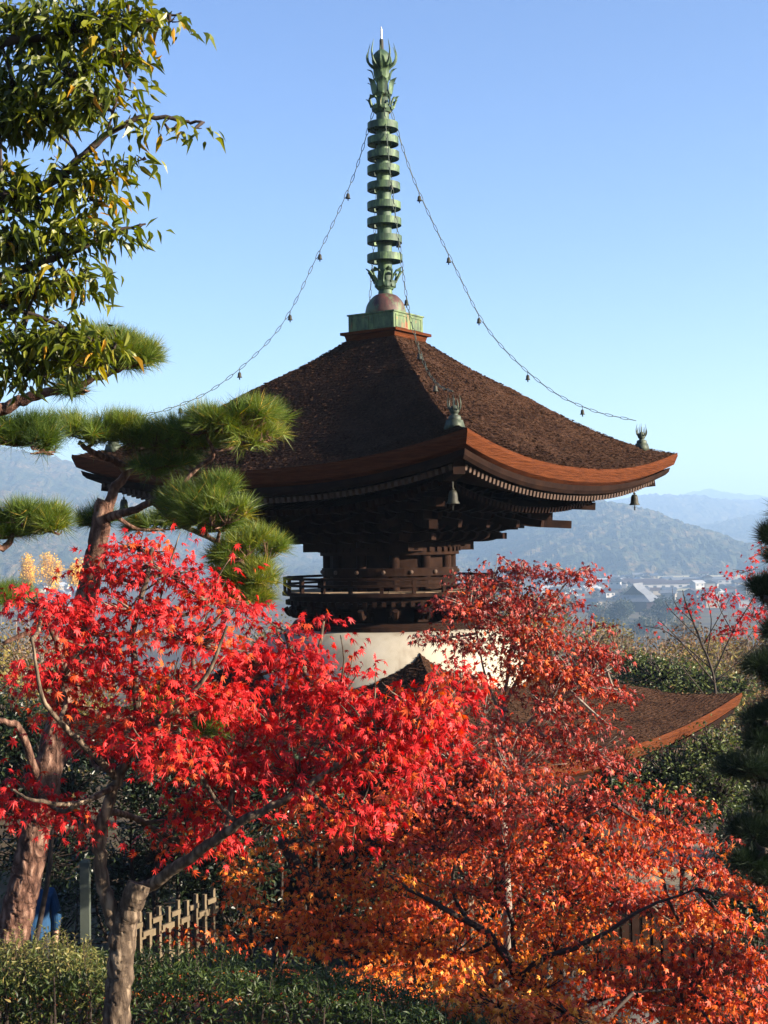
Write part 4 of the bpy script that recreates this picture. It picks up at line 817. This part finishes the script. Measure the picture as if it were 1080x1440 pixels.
shrub('evergreen_tree', 'leafy evergreen under the right eave of the lower roof', 'tree', [(950, 1080, 15.4, 60, 40, 1600, .55), (1000, 1050, 15.4, 40, 36, 900, .6), (900, 1100, 15.4, 60, 34, 1100, .4), (1010, 1110, 15.2, 45, 40, 900, .45), (850, 1100, 15.5, 45, 22, 500, .3), (960, 1140, 15.2, 60, 30, 800, .4)], 'ever', .055, (960, 1250, 15.4), rspray=.22)
for k, (x, y, Y, rx, ry, n, lab) in enumerate([(60, 1080, 12.5, 90, 60, 1500, 'dark evergreen shrub in shade behind the leaning pine trunk'), (230, 1080, 12.8, 90, 60, 1500, 'shaded evergreen shrub behind the red maple stem'), (330, 1180, 12.6, 80, 60, 1300, 'dark evergreen shrub to the right of the sawn maple stub'), (190, 1210, 13.5, 90, 50, 1400, 'dark round shrub above the pale wooden fence'), (75, 1190, 18.0, 70, 60, 1500, 'brighter green shrub beside the person in blue'), (15, 1000, 12.0, 60, 50, 1000, 'dark shrub at the left edge below the pine bough'), (400, 1090, 13, 70, 50, 1000, 'evergreen shrub in the shade left of the lower roof'), (1040, 1260, 12.5, 60, 40, 900, 'dark evergreen shrub under the right-hand pine'), (560, 1240, 13.2, 90, 60, 1500, 'dark shrub in the shade behind the leaning black maple trunk'), (690, 1250, 13.0, 90, 60, 1500, 'dark shrub behind the pale bent maple trunk'), (800, 1230, 13.4, 70, 50, 1200, 'dark shrub left of the small dark shelter'), (1050, 1060, 17, 50, 60, 1500, 'dark evergreen filling the gap behind the upper pads of the right-hand pine'), (1060, 1180, 15, 60, 60, 1500, 'dark evergreen filling the gap behind the lower pads of the right-hand pine'), (1190, 1080, 20, 80, 70, 1500, 'evergreen out of frame to the right, beyond the court'), (1290, 1120, 16, 80, 80, 1500, 'evergreen out of frame to the right, nearest the right-hand pine'), (1400, 1090, 22, 110, 80, 1500, 'evergreen out of frame to the far right of the court')]):
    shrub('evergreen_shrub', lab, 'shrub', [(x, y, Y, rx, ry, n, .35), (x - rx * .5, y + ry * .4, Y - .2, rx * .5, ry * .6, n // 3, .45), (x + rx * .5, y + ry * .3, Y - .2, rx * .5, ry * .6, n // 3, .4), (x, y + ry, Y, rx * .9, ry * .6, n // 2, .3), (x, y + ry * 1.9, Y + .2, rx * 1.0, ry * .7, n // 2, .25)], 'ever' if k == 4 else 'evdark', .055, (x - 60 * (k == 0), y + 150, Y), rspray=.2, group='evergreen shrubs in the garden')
shrub('evergreen_shrub', 'unseen tall evergreen shrub added out of frame on the right to shade the hedge', 'shrub', [(1650, 1130, 6.2, 200, 130, 1500, .4), (1850, 1090, 5.8, 200, 150, 1500, .4), (1500, 1220, 6.6, 150, 150, 1300, .4), (1700, 1300, 6.2, 300, 160, 1500, .3), (1550, 1330, 6.9, 200, 150, 900, .3)], 'evdark', .06, (1700, 1500, 6.2), rspray=.14)  # unseen shrub, added and sized to cast its shadow on the hedge
# hedge along the bottom, and the paler shrub at its left end
def hedge(name, label, prof, Y0_, Y1_, n, leaf, size, sprig, tone):
    base = P(np.mean([a for a, b in prof]), 1500, (Y0_ + Y1_) / 2); base[2] = float(zg(base[0], base[1])); t = thing(name, label, 'hedge' if name == 'hedge' else 'shrub', base)
    xs = np.array([a for a, b in prof]); ys = np.array([b for a, b in prof]); mbt, mbl = MB(), MB(); pos = []
    px = RNG.uniform(xs.min(), xs.max(), n); Y = RNG.uniform(Y0_, Y1_, n); top = np.interp(px, xs, ys) + 12 * noise3(px * .03, Y * 2) + 10 * noise3(px * .09, Y * 5)
    py = top + (Y1_ - Y) * 30 + RNG.exponential(44, n); pos = np.array([P(*a) for a in zip(px, py, Y)])
    T = rvec(n) + np.array((0, 0, .3)); N_ = rvec(n) * .8 + np.array((0, 0, 1.0)); mbl.leaves(*OVAL, pos, T, N_, RNG.uniform(.7, 1.3, n) * size, np.clip(RNG.normal(tone, .22, n), 0, 1))
    for i in range(sprig):                               # upright shoots
        x = RNG.uniform(xs.min(), xs.max()); Yy = RNG.uniform(Y0_, Y1_); yt = np.interp(x, xs, ys) + (Y1_ - Yy) * 30; h = RNG.uniform(15, 42)
        a, b = P(x, yt + 40, Yy), P(x + RNG.normal(0, 7), yt - h * .6, Yy); p = smooth([a, (a + b) / 2 + RNG.normal(0, .01, 3), b], 8); mbt.tube(p, np.linspace(.003, .0012, len(p)), 4)
        k = 18; f = np.linspace(.3, 1, k); q = np.stack([np.interp(f, np.linspace(0, 1, len(p)), p[:, j]) for j in range(3)], 1); ph = np.arange(k) * 2.4
        o = np.stack([np.cos(ph), np.sin(ph), np.full(k, .7)], 1); mbl.leaves(*OVAL, q, o, np.array((0, 0, 1.0)) - o * .3 + RNG.normal(0, .2, (k, 3)), size * RNG.uniform(.8, 1.3, k) * (1.1 - .5 * f), np.clip(RNG.normal(tone + .2, .15, k), 0, 1))
    for i in range(40):
        x = RNG.uniform(xs.min(), xs.max()); Yy = RNG.uniform(Y0_, Y1_); a = P(x, np.interp(x, xs, ys) + 60, Yy); g = a.copy(); g[2] = float(zg(a[0], a[1])); mbt.tube([g, (a + g) / 2 + RNG.normal(0, .02, 3), a], [.008, .006, .003], 5)
    inv = Matrix.Translation(-Vector(base)); st = mbt.build('stems', M['darkbark'], t); st.matrix_parent_inverse = inv; st['kind'] = 'stuff'; mbl.build('foliage', M[leaf], t).matrix_parent_inverse = inv
hedge('hedge', 'dense green hedge running along the bottom of the picture', [(-80, 1345), (60, 1338), (180, 1335), (300, 1330), (420, 1350), (520, 1368), (620, 1395), (700, 1425), (780, 1465)], 6.5, 7.9, 25000, 'hedge', .03, 90, .4)
hedge('pale_shrub', 'pale yellow-green shrub with upright shoots at the bottom left corner', [(-80, 1320), (30, 1318), (90, 1312), (135, 1335), (160, 1365)], 6.5, 7.4, 4200, 'weed', .028, 46, .45)

# ------------------------------------------------------------------ valley town
def gable(mb, w, d, h, rise, over, flat=False):
    a, b = w / 2 + over, d / 2 + over; t = .35
    v = [(-a, -b, h), (a, -b, h), (a, b, h), (-a, b, h), (-a, 0, h + rise), (a, 0, h + rise)]; v += [(x, y, z + t) for x, y, z in v]
    mb.add(v, [(3, 0, 4), (1, 2, 5), (9, 10, 6), (7, 11, 8)], [(0, 1, 5, 4), (2, 3, 4, 5), (6, 10, 11, 7), (8, 11, 10, 9), (0, 6, 7, 1), (2, 8, 9, 3), (1, 7, 8, 2), (3, 9, 6, 0)])
roofs = {'dark grey': (.035, .037, .04), 'pale grey': (.16, .165, .17), 'brown': (.07, .042, .03), 'white': (.42, .42, .4), 'blue-grey': (.07, .09, .12)}
RM = {k: surf('tiled_roof_' + k.replace(' ', '_').replace('-', '_'), tuple(x * .8 for x in c), tuple(x * 1.15 for x in c), .6, .6, .3, .1) for k, c in roofs.items()}
WM = [surf('house_render_white', (.32, .31, .29), (.42, .4, .37), .5, .8, 0), surf('house_render_cream', (.24, .2, .15), (.3, .26, .2), .5, .8, 0), surf('house_render_grey', (.12, .12, .12), (.18, .18, .175), .5, .8, 0)]
GL = surf('dark_window_glass', (.03, .035, .04), (.05, .055, .06), 3, .2, 0)
wn = ['white', 'cream', 'grey']
used = []
HW = MB().box((0, 0, 0), (1.6, .08, 1.2)).build('window', GL); SW = MB().box((0, 0, 0), (2.6, .1, 1.4)).build('window', GL)
def pane(par, loc, proto):
    o = proto.copy(); C.objects.link(o); o.parent = par; o.location = loc
for i in range(300):
    left = i > 235
    Y = RNG.uniform(760, 1360); px = RNG.uniform(-40, 130) if left else RNG.uniform(640, 1110)
    x, y = P(px, 800, Y)[:2]; w, d, h = RNG.uniform(6, 10), RNG.uniform(5, 7.5), RNG.choice([3, 3.2, 5.2, 5.4])
    if any((x - a) ** 2 + (y - b) ** 2 < 120 for a, b in used) or (y < 830 and abs(px - 895) < 60): continue
    used.append((x, y)); rk = random.choice(list(roofs)); wi = random.randrange(3)
    t = thing('house', f'small {wn[wi]}-walled house with a {rk} gable roof in the valley town', 'house', (x, y, float(zg(x, y)) - .2), RNG.uniform(-.5, .5) + (math.pi / 2 if random.random() < .4 else 0), 'houses of the valley town')
    mb = MB(); mb.box((0, 0, h / 2), (w, d, h)); mb.build('wall', WM[wi], t)
    mb = MB(); gable(mb, w, d, h + .003, d * .28, .7); mb.build('roof', RM[rk], t)
    for sd in (-1, 1):
        for xx in (-.28, .28): pane(t, (xx * w, sd * (d / 2 + .02), h - 1.2), HW)
for px, Y, w, d, h, rz, rk, lab in [(890, 1150, 50, 12, 4.5, .12, 'brown', 'long brown-roofed shed in the valley, left of the sheds'), (935, 1080, 56, 13, 5, .1, 'brown', 'long brown-roofed shed in the middle of the valley town'), (985, 1180, 50, 12, 4.5, .05, 'pale grey', 'long pale-roofed shed in the valley, right of the brown ones'), (850, 1220, 34, 10, 4, .1, 'white', 'long low white-roofed shed beside the valley fields')]:
    x, y = P(px, 800, Y)[:2]; t = thing('shed', lab, 'building', (x, y, -35.5), rz, 'long sheds in the valley')
    mb = MB(); mb.box((0, 0, h / 2), (w, d, h)); mb.build('wall', WM[0], t); mb = MB(); gable(mb, w, d, h + .003, d * .16, 1); mb.build('roof', RM[rk], t)
    [pane(t, (xx, -(d / 2 + .02), h * .6), SW) for xx in np.linspace(-w * .42, w * .42, 8)]
bpy.data.objects.remove(HW); bpy.data.objects.remove(SW)
# temple hall: big hip-and-gable roof
x, y = P(897, 850, 760)[:2]; th = thing('temple_hall', 'large temple hall with a sweeping grey hip-and-gable roof in the valley', 'temple', (x, y, -35), R_(-118))
mb = MB(); mb.box((0, 0, 3.2), (17, 15, 6.4)); mb.build('wall', M['wood'], th)
mb = MB()
lv = [(11.5, 10.5, 5.9), (9.2, 8.2, 7.6), (7.6, 6.0, 9.6)]
v = [(sx * a, sy * b, z) for a, b, z in lv for sx, sy in ((-1, -1), (1, -1), (1, 1), (-1, 1))]
q = [(l * 4 + k, l * 4 + (k + 1) % 4, l * 4 + 4 + (k + 1) % 4, l * 4 + 4 + k) for l in range(2) for k in range(4)] + [(3, 2, 1, 0)]; mb.add(v, None, q)
v = [(-8.2, -6.4, 9.5), (8.2, -6.4, 9.5), (8.2, 6.4, 9.5), (-8.2, 6.4, 9.5), (-8.2, -2.6, 12.2), (8.2, -2.6, 12.2), (8.2, 2.6, 12.2), (-8.2, 2.6, 12.2), (-8.2, 0, 15), (8.2, 0, 15)]
mb.add(v, None, [(0, 1, 5, 4), (4, 5, 9, 8), (2, 3, 7, 6), (6, 7, 8, 9), (3, 2, 1, 0)]); mb.box((0, 0, 15.2), (16.6, .7, .8)); mb.build('roof', RM['pale grey'], th)
mb = MB(); [mb.add([(s * 7.9, -6.2, 9.5), (s * 7.9, 6.2, 9.5), (s * 7.9, 2.5, 12.1), (s * 7.9, 0, 14.9), (s * 7.9, -2.5, 12.1)], [(0, 1, 2), (0, 2, 4), (4, 2, 3)]) for s in (-1, 1)]; mb.build('gable', M['wood'], th)
mf = surf('stubble_field', (.42, .36, .17), (.55, .47, .25), .05, .95, 0)
for x0, x1, Y0f, Y1f in ((830, 1100, 1250, 1400), (760, 900, 1120, 1180), (930, 1100, 1010, 1060)):
    a, b, c, d = [P(px, 800, Y)[:2] for px, Y in ((x0, Y0f), (x1, Y0f), (x1, Y1f), (x0, Y1f))]
    tag(MB().add([(*k, -33.6) for k in (a, b, c, d)], None, [(0, 1, 2, 3)]).build('field', mf), kind='structure')

# --- trees down the slope and in the valley
def fartree(name, label, px, py, Y, w, h, n, leaf, size, group=None, bare=.3, seed=0, cat='tree', cone=0.0):
    """px, py = top of the crown in the photo; w, h in metres"""
    top = P(px, py, Y); g = np.array((top[0], Y, float(zg(top[0], Y)))); hh = max(top[2] - g[2], h * .6); mbt, mbl = MB(), MB()
    cr = g + np.array((0, 0, hh - h * .5)); mbt.tube(smooth([g - np.array((0, 0, .3)), g + np.array((RNG.normal(0, .02 * hh), 0, hh * .45)), cr + np.array((0, 0, h * .3))], 5), np.linspace(.03 * h + .05, .006 * h, 11), 7)
    m = 26
    for i in range(m):
        d = rvec(1)[0]; d[2] = abs(d[2]) * .9 + .1; e = cr + d * np.array((w * .48, w * .48, h * .5)) * RNG.uniform(.6, 1.02); s = g + np.array((0, 0, hh - h * RNG.uniform(.55, .95)))
        p = link(mbt, s, e, .007 * h, .0022 * h, 4, -.05, 4)
        for j in range(5):
            e2 = p[RNG.integers(3, len(p))] + rvec(1)[0] * .14 * h + np.array((0, 0, .08 * h)); mbt.tube([p[RNG.integers(2, len(p))], e2], [.002 * h, .0009 * h], 3)
    k = 9; cs = rvec(k) * np.array((w * .34, w * .34, h * .32)) * RNG.uniform(.5, 1, (k, 1)); ci = RNG.integers(0, k, n); r = RNG.uniform(.22, .36, k)
    q = cs[ci] + ball(n, 2.6) * (np.array((w, w, h)) * r[ci][:, None]); f = 1 - cone * np.clip(q[:, 2:3] / h + .3, 0, 1); q[:, :2] *= f; q += cr
    mbl.leaves(*DIAM, q, rvec(n), rvec(n) + np.array((0, 0, .8)), size * RNG.uniform(.6, 1.3, n), np.clip(RNG.normal(.5, .2, n) + .25 * (r[ci] - .29) / .07 * .5, 0, 1))
    t = thing(name, label, cat, g, 0, group); inv = Matrix.Translation(-Vector(g))
    mbt.build('trunk', M['greybark'], t).matrix_parent_inverse = inv; mbl.build('crown', M[leaf], t).matrix_parent_inverse = inv; return t
G1 = 'russet trees on the slope beyond the pagoda'
for i, (px, py, Y, w, n, lf) in enumerate([(830, 862, 62, 4.6, 1500, 'olive'), (870, 885, 48, 4.2, 1300, 'brown'), (915, 880, 55, 4.6, 1500, 'brown'), (960, 872, 60, 5, 1600, 'brown'), (1005, 885, 52, 4.6, 1400, 'brown'), (1045, 878, 58, 5, 1500, 'olive'), (1085, 880, 56, 5, 1400, 'brown'), (895, 900, 38, 3.2, 1000, 'brown'), (985, 905, 40, 3.4, 1000, 'olive'), (700, 840, 70, 6, 1600, 'olive'), (640, 850, 66, 6, 1600, 'olive'), (760, 835, 75, 6, 1500, 'olive')]):
    fartree('bare_tree', ['half-bare russet tree on the slope right of the pagoda', 'olive-leaved autumn tree on the slope beyond the pagoda'][lf == 'olive'], px, py, Y, w * 1.15, w, int(n * 5), lf, .07 + .0012 * Y, G1 if lf == 'brown' else 'olive trees on the slope')
for i, (px, py, Y, w, n, lf) in enumerate([(10, 870, 45, 4.5, 1500, 'olive'), (60, 880, 40, 4, 1300, 'brown'), (95, 895, 36, 3.6, 1100, 'olive'), (-30, 900, 30, 4, 1300, 'olive'), (40, 930, 26, 3, 1000, 'olive'), (390, 860, 60, 5, 1200, 'olive'), (430, 870, 58, 4, 1000, 'brown')]):
    fartree('bare_tree', ['half-bare russet tree on the slope left of the pagoda', 'olive-leaved autumn tree on the slope left of the pagoda'][lf == 'olive'], px, py, Y, w * 1.1, w, int(n * 4), lf, .07 + .001 * Y, 'autumn trees left of the pagoda')
for px, py, Y, w, h, lab in [(38, 778, 430, 6.5, 11, 'slim golden tree, leftmost of the golden trees behind the red maple'), (70, 776, 440, 9, 13, 'broad golden tree, the middle one of the golden trees'), (106, 786, 420, 7, 9, 'golden tree just left of the leaning pine trunk')]:
    fartree('ginkgo_tree', lab, px, py, Y, w, h, 2600, 'gold', .6, 'golden trees in the valley')
for px, py, Y, w, h, lab in [(868, 838, 640, 14, 14, 'dark evergreen tree left of the temple hall'), (842, 848, 660, 12, 12, 'smaller evergreen tree further left of the temple hall'), (935, 838, 620, 15, 13, 'dark evergreen tree right of the temple hall'), (965, 842, 640, 13, 12, 'rounded evergreen tree, second to the right of the temple hall'), (885, 822, 900, 15, 16, 'tall pine rising behind the temple hall'), (905, 868, 560, 9, 7, 'low grey-green tree in front of the temple hall'), (800, 828, 760, 12, 14, 'evergreen tree left of the long sheds'), (700, 820, 800, 20, 16, 'evergreen tree in the valley behind the crimson maple')]:
    fartree('valley_tree', lab, px, py, Y, w, h, 1500, 'fargreen', 1.3, 'evergreen trees in the valley town')
for i in range(34):
    Y = RNG.uniform(640, 1350); px = RNG.uniform(-20, 120) if i > 26 else RNG.uniform(780, 1100); x, y = P(px, 800, Y)[:2]
    if any((x - a) ** 2 + (y - b) ** 2 < 40 for a, b in used): continue
    h = RNG.uniform(5, 10); top = (px, 762 + (5.35 + 35 - h) / Y * F)
    fartree('valley_tree', 'small dark tree among the houses of the valley town', px, top[1], Y, h * RNG.uniform(.7, 1.1), h * .85, 450, 'fargreen', .9, 'small trees among the town houses')
fartree('valley_tree', 'rust and yellow tree below the temple hall', 965, 866, 480, 14, 8, 1500, 'olive', 1.0)
# sparse red-leaved tree on the right, with nearly bare branches
Yt = 20
tl = [([(1010, 1080, Yt), (1005, 960, Yt), (985, 900, Yt), (965, 850, Yt), (960, 830, Yt)], .03, .006), ([(1005, 960, Yt), (955, 900, Yt), (925, 870, Yt)], .014, .003), ([(1003, 950, Yt), (1030, 890, Yt), (1060, 840, Yt), (1085, 790, Yt)], .015, .004), ([(995, 920, Yt), (1000, 870, Yt), (990, 830, Yt)], .011, .003), ([(1030, 890, Yt), (1010, 850, Yt), (1005, 825, Yt)], .008, .003), ([(985, 900, Yt), (945, 860, Yt), (935, 845, Yt)], .009, .003), ([(1008, 1000, Yt), (960, 940, Yt), (930, 920, Yt)], .011, .003), ([(1000, 940, Yt), (940, 890, Yt + .3), (905, 880, Yt + .4)], .01, .003), ([(990, 905, Yt), (1010, 870, Yt), (1030, 835, Yt)], .009, .003), ([(975, 875, Yt), (950, 850, Yt), (945, 825, Yt)], .008, .002), ([(1005, 960, Yt), (1050, 920, Yt), (1090, 880, Yt)], .012, .003), ([(1020, 915, Yt), (1045, 905, Yt), (1070, 870, Yt)], .008, .003)]
tc_ = [(985, 835, Yt, 24, 14, 50, .4), (1050, 800, Yt, 30, 10, 50, .6), (1060, 860, Yt, 40, 22, 160, .5), (1030, 885, Yt, 34, 10, 80, .5), (1070, 770, Yt, 16, 14, 40, .6), (975, 855, Yt, 20, 8, 24, .4), (1010, 840, Yt, 20, 14, 30, .3), (950, 845, Yt, 16, 10, 16, .4), (1035, 835, Yt, 20, 10, 24, .5), (920, 880, Yt, 24, 10, 14, .4)]
tree('maple_tree', 'nearly bare maple with thin dark branches and few red leaves at the right', 'maple tree', P(1010, 1080, Yt), tl, tc_, 'darkbark', 'red', MAPLE5, .06, .2, 6, group='maples in autumn colour', twig=.004, hub_r=.006)

# ------------------------------------------------------------------ fences, post, person, stones
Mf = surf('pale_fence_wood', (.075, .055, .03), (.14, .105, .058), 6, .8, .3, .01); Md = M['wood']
def fence(label, a, b, n, hgt, mat, cat='fence', lattice=False, w=.06):
    a, b = np.array(a, float), np.array(b, float); d = b - a; L = np.linalg.norm(d); rz = math.atan2(d[1], d[0])
    t = thing('wooden_fence', label, cat, a, rz); sl = d[2] / L
    for i in range(n):
        x = L * i / (n - 1); mb = MB(); h = hgt * (1 + .04 * (i % 2)); mb.box((x, 0, h / 2 + x * sl), (w, .03, h)); mb.build('picket', mat, t)
    for k, f in enumerate((.25, .6) if not lattice else (.4, .74)):
        mb = MB(); A, B = np.array((-.1, .032, hgt * f)), np.array((L + .1, .032, hgt * f + L * sl)); mb.box((A + B) / 2, (.03, .055, np.linalg.norm(B - A)), frame(B - A)); mb.build('rail', mat, t)
    if lattice:
        for i in range(n - 1):
            mb = MB(); x = L * (i + .5) / (n - 1); mb.box((x + .01, -.02, hgt * (.9 - .12 * (i % 2)) + x * sl), (L / (n - 1) * .95, .02, .04)); mb.build('slat', mat, t)
A = P(182, 1300, 11.1); B = P(300, 1300, 12.1); A[2] = 1.7; B[2] = 1.66
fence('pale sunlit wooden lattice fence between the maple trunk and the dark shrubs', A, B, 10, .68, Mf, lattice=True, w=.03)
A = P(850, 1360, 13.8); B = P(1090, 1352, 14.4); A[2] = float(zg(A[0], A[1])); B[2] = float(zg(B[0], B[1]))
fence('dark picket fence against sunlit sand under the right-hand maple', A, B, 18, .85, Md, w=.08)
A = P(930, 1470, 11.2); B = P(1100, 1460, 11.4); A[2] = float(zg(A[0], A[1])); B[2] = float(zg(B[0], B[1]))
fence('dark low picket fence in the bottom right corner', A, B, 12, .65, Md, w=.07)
Mp = surf('grey_green_post', (.045, .06, .048), (.075, .09, .072), 4, .7, .2, .01)
p = P(120, 1262, 12.0); mb = MB(); z0 = float(zg(p[0], p[1])); zt = P(120, 1212, 12.0)[2]; mb.box((0, 0, (zt - z0) / 2), (.078, .07, zt - z0)); mb.box((0, 0, zt - z0 + .008), (.086, .078, .016), taper=.7)
o = mb.build('post', Mp); o.location = (p[0], p[1], z0); tag(o, 'slender grey-green square post behind the hedge, left of the maple trunk', 'post')
# person seen from behind in a blue jacket, half hidden by the pine trunk
pp = P(50, 1300, 15.9); t = thing('person', 'person in a blue jacket and dark trousers half hidden behind the leaning pine trunk', 'person', (pp[0], pp[1], 0.02), R_(12))
def skin(name, verts, edges, rad, mat, par):
    me = bpy.data.meshes.new(name); me.from_pydata(verts, edges, []); o = bpy.data.objects.new(name, me); C.objects.link(o); o.parent = par
    md = o.modifiers.new('skin', 'SKIN'); ly = me.skin_vertices[0].data if me.skin_vertices else None
    for v, r in zip(ly, rad): v.radius = (r, r) if np.isscalar(r) else r
    ly[0].use_root = True; o.modifiers.new('sub', 'SUBSURF').levels = 2; o.modifiers['sub'].render_levels = 2; me.materials.append(mat); return o
Msk = surf('skin_tone', (.45, .27, .19), (.5, .31, .22), 6, .6, 0); Mbl = surf('blue_jacket_cloth', (.005, .04, .1), (.01, .06, .15), 9, .8, .3, .01); Mtr = surf('dark_trouser_cloth', (.012, .014, .02), (.025, .028, .035), 9, .85, .2, .01); Mh = surf('black_hair', (.01, .008, .007), (.02, .016, .014), 20, .5, .3, .01)
def bodyskin():
    V = [(0, 0, .9), (0, .0, 1.1), (0, .01, 1.32), (0, .02, 1.43), (0, .015, 1.5), (0, .03, 1.6), (0, .03, 1.66)]; E = [(i, i + 1) for i in range(6)]; Rr = [(.07, .06), (.1, .08), (.16, .1), (.06, .06), (.055, .055), (.078, .09), (.05, .06)]
    for s in (-1, 1):
        k = len(V); V += [(s * .17, .01, 1.38), (s * .23, -.01, 1.14), (s * .22, .09, .92), (s * .215, .12, .84)]; Rr += [.055, .045, .035, .03]; E += [(2, k), (k, k + 1), (k + 1, k + 2), (k + 2, k + 3)]
        h = k + 3
        for dx, dy, l in ((-.03, .02, .075), (-.01, .03, .085), (.01, .03, .08), (.028, .025, .065)):
            V.append((s * .215 + dx, .12 + dy, .84 - l)); Rr.append(.009); E.append((h, len(V) - 1))
        V.append((s * .215 - s * .04, .16, .81)); Rr.append(.01); E.append((h, len(V) - 1))
        k = len(V); V += [(s * .095, 0, .84), (s * .1, .02 + .05 * s, .48), (s * .1, -.04 + .12 * s, .09), (s * .1, .08 + .12 * s, .045)]; Rr += [.085, .06, .042, .035]; E += [(0, k), (k, k + 1), (k + 1, k + 2), (k + 2, k + 3)]
    return skin('body', V, E, Rr, Msk, t)
bodyskin()
V = [(0, 0, .8), (0, 0, 1.1), (0, .01, 1.32), (0, .02, 1.43)]; E = [(0, 1), (1, 2), (2, 3)]; Rr = [(.2, .16), (.175, .13), (.19, .13), (.075, .075)]
for s in (-1, 1):
    k = len(V); V += [(s * .18, .01, 1.38), (s * .235, -.01, 1.14), (s * .222, .085, .93)]; Rr += [.075, .064, .05]; E += [(2, k), (k, k + 1), (k + 1, k + 2)]
skin('jacket', V, E, Rr, Mbl, t)
V = [(0, 0, .86), (0, 0, 1.04)]; E = [(0, 1)]; Rr = [(.17, .13), (.15, .11)]
for s in (-1, 1): k = len(V); V += [(s * .095, 0, .84), (s * .1, .02 + .05 * s, .48), (s * .1, -.04 + .12 * s, .1)]; Rr += [.1, .078, .06]; E += [(0, k), (k, k + 1), (k + 1, k + 2)]
skin('trousers', V, E, Rr, Mtr, t)
V = [(0, .0, 1.55), (0, .005, 1.63), (0, .03, 1.7)]; skin('hair', V, [(0, 1), (1, 2)], [(.075, .06), (.09, .088), (.06, .07)], Mh, t)
# fallen leaves on the earth under the maples
nf = 14000; fx = RNG.uniform(-4.5, 5.5, nf); fy = RNG.uniform(5.6, 15.2, nf); fz = zg(fx, fy) + .012; mb = MB()
mb.leaves(*MAPLE5, np.stack([fx, fy, fz + RNG.random(nf) * .02], 1), rvec(nf) * (1, 1, .15), np.array((0, 0, 1.0)) + rvec(nf) * .35, RNG.uniform(.03, .045, nf), RNG.random(nf))
tag(mb.build('fallen_leaves', M['orange']), kind='stuff')
# garden stones and the low kerb by the path
def boulder(px, py, Y, r, lab):
    c = P(px, py, Y); v = rvec(1); n = 14; prof = [(math.sin(a) , math.cos(a)) for a in np.linspace(.02, math.pi - .02, 10)]
    mb = MB(); mb.lathe([(a * r, b * r * .65) for a, b in prof], n, (0, 0, 0)); x = mb.v[0]; x *= 1 + .22 * noise3(x[:, 0] / r * 1.3 + px, x[:, 1] / r * 1.3, x[:, 2] / r * 1.3)[:, None]
    o = mb.build('stone', M['stone'], None, True); c[2] = float(zg(c[0], c[1])) + r * .3; o.location = c; tag(o, lab, 'stone', 'garden stones under the maples')
for a in [(640, 1375, 11.5, .16, 'rounded grey stone at the foot of the pale bent maple'), (820, 1410, 10.5, .3, 'large flat grey stone under the orange leaves, left one'), (880, 1425, 10.4, .26, 'grey stone under the orange leaves, nearer the corner fence'), (700, 1425, 9.6, .15, 'small tan stone beside the thin dark maple trunk')]: boulder(*a)
a, b = P(620, 1365, 12.2), P(680, 1345, 13.0); mb = MB(); d = b - a; d[2] = 0; mb.box((0, 0, .15), (np.linalg.norm(d) * 1.6, .14, .3)); o = mb.build('kerb_stone', M['stone']); o.location = (*((a + b) / 2)[:2], float(zg(*((a + b) / 2)[:2])) + .02); o.rotation_euler.z = math.atan2(d[1], d[0]); tag(o, 'pale straight kerb stone behind the bent maple trunk', 'kerb')
# small dark roofed water shelter behind the right-hand fence
hx = P(880, 1300, 15.2); t = thing('garden_shelter', 'small dark shelter with a low gabled roof beside the picket fence', 'shelter', (hx[0], hx[1], 0.02), R_(-25))
zr = P(880, 1275, 15.2)[2]
mb = MB(); v = gable(mb, 1.5, 1.2, zr - .45, .4, .12); mb.v[0][6:, 2] -= .29; mb.build('roof', M['wood'], t)
for sx in (-1, 1):
    for sy in (-1, 1): mb = MB(); mb.box((sx * .62, sy * .48, (zr - .45) / 2), (.09, .09, zr - .45)); mb.build('post', M['wood'], t)
mb = MB(); mb.box((0, 0, .3), (.8, .5, .6)); mb.build('basin', M['stone'], t)

# ------------------------------------------------------------------ haze
mh = bpy.data.materials.new('valley_haze'); mh.use_nodes = True; n = mh.node_tree; n.nodes.remove(n.nodes['Principled BSDF'])
pv = n.nodes.new('ShaderNodeVolumePrincipled'); pv.inputs['Color'].default_value = (.46, .7, 1, 1); pv.inputs['Density'].default_value = .00036; pv.inputs['Anisotropy'].default_value = .2
n.links.new(pv.outputs[0], n.nodes['Material Output'].inputs['Volume'])
mb = MB(); mb.box((0, 3400, 105), (14000, 7000, 290)); tag(mb.build('haze', mh), kind='stuff')
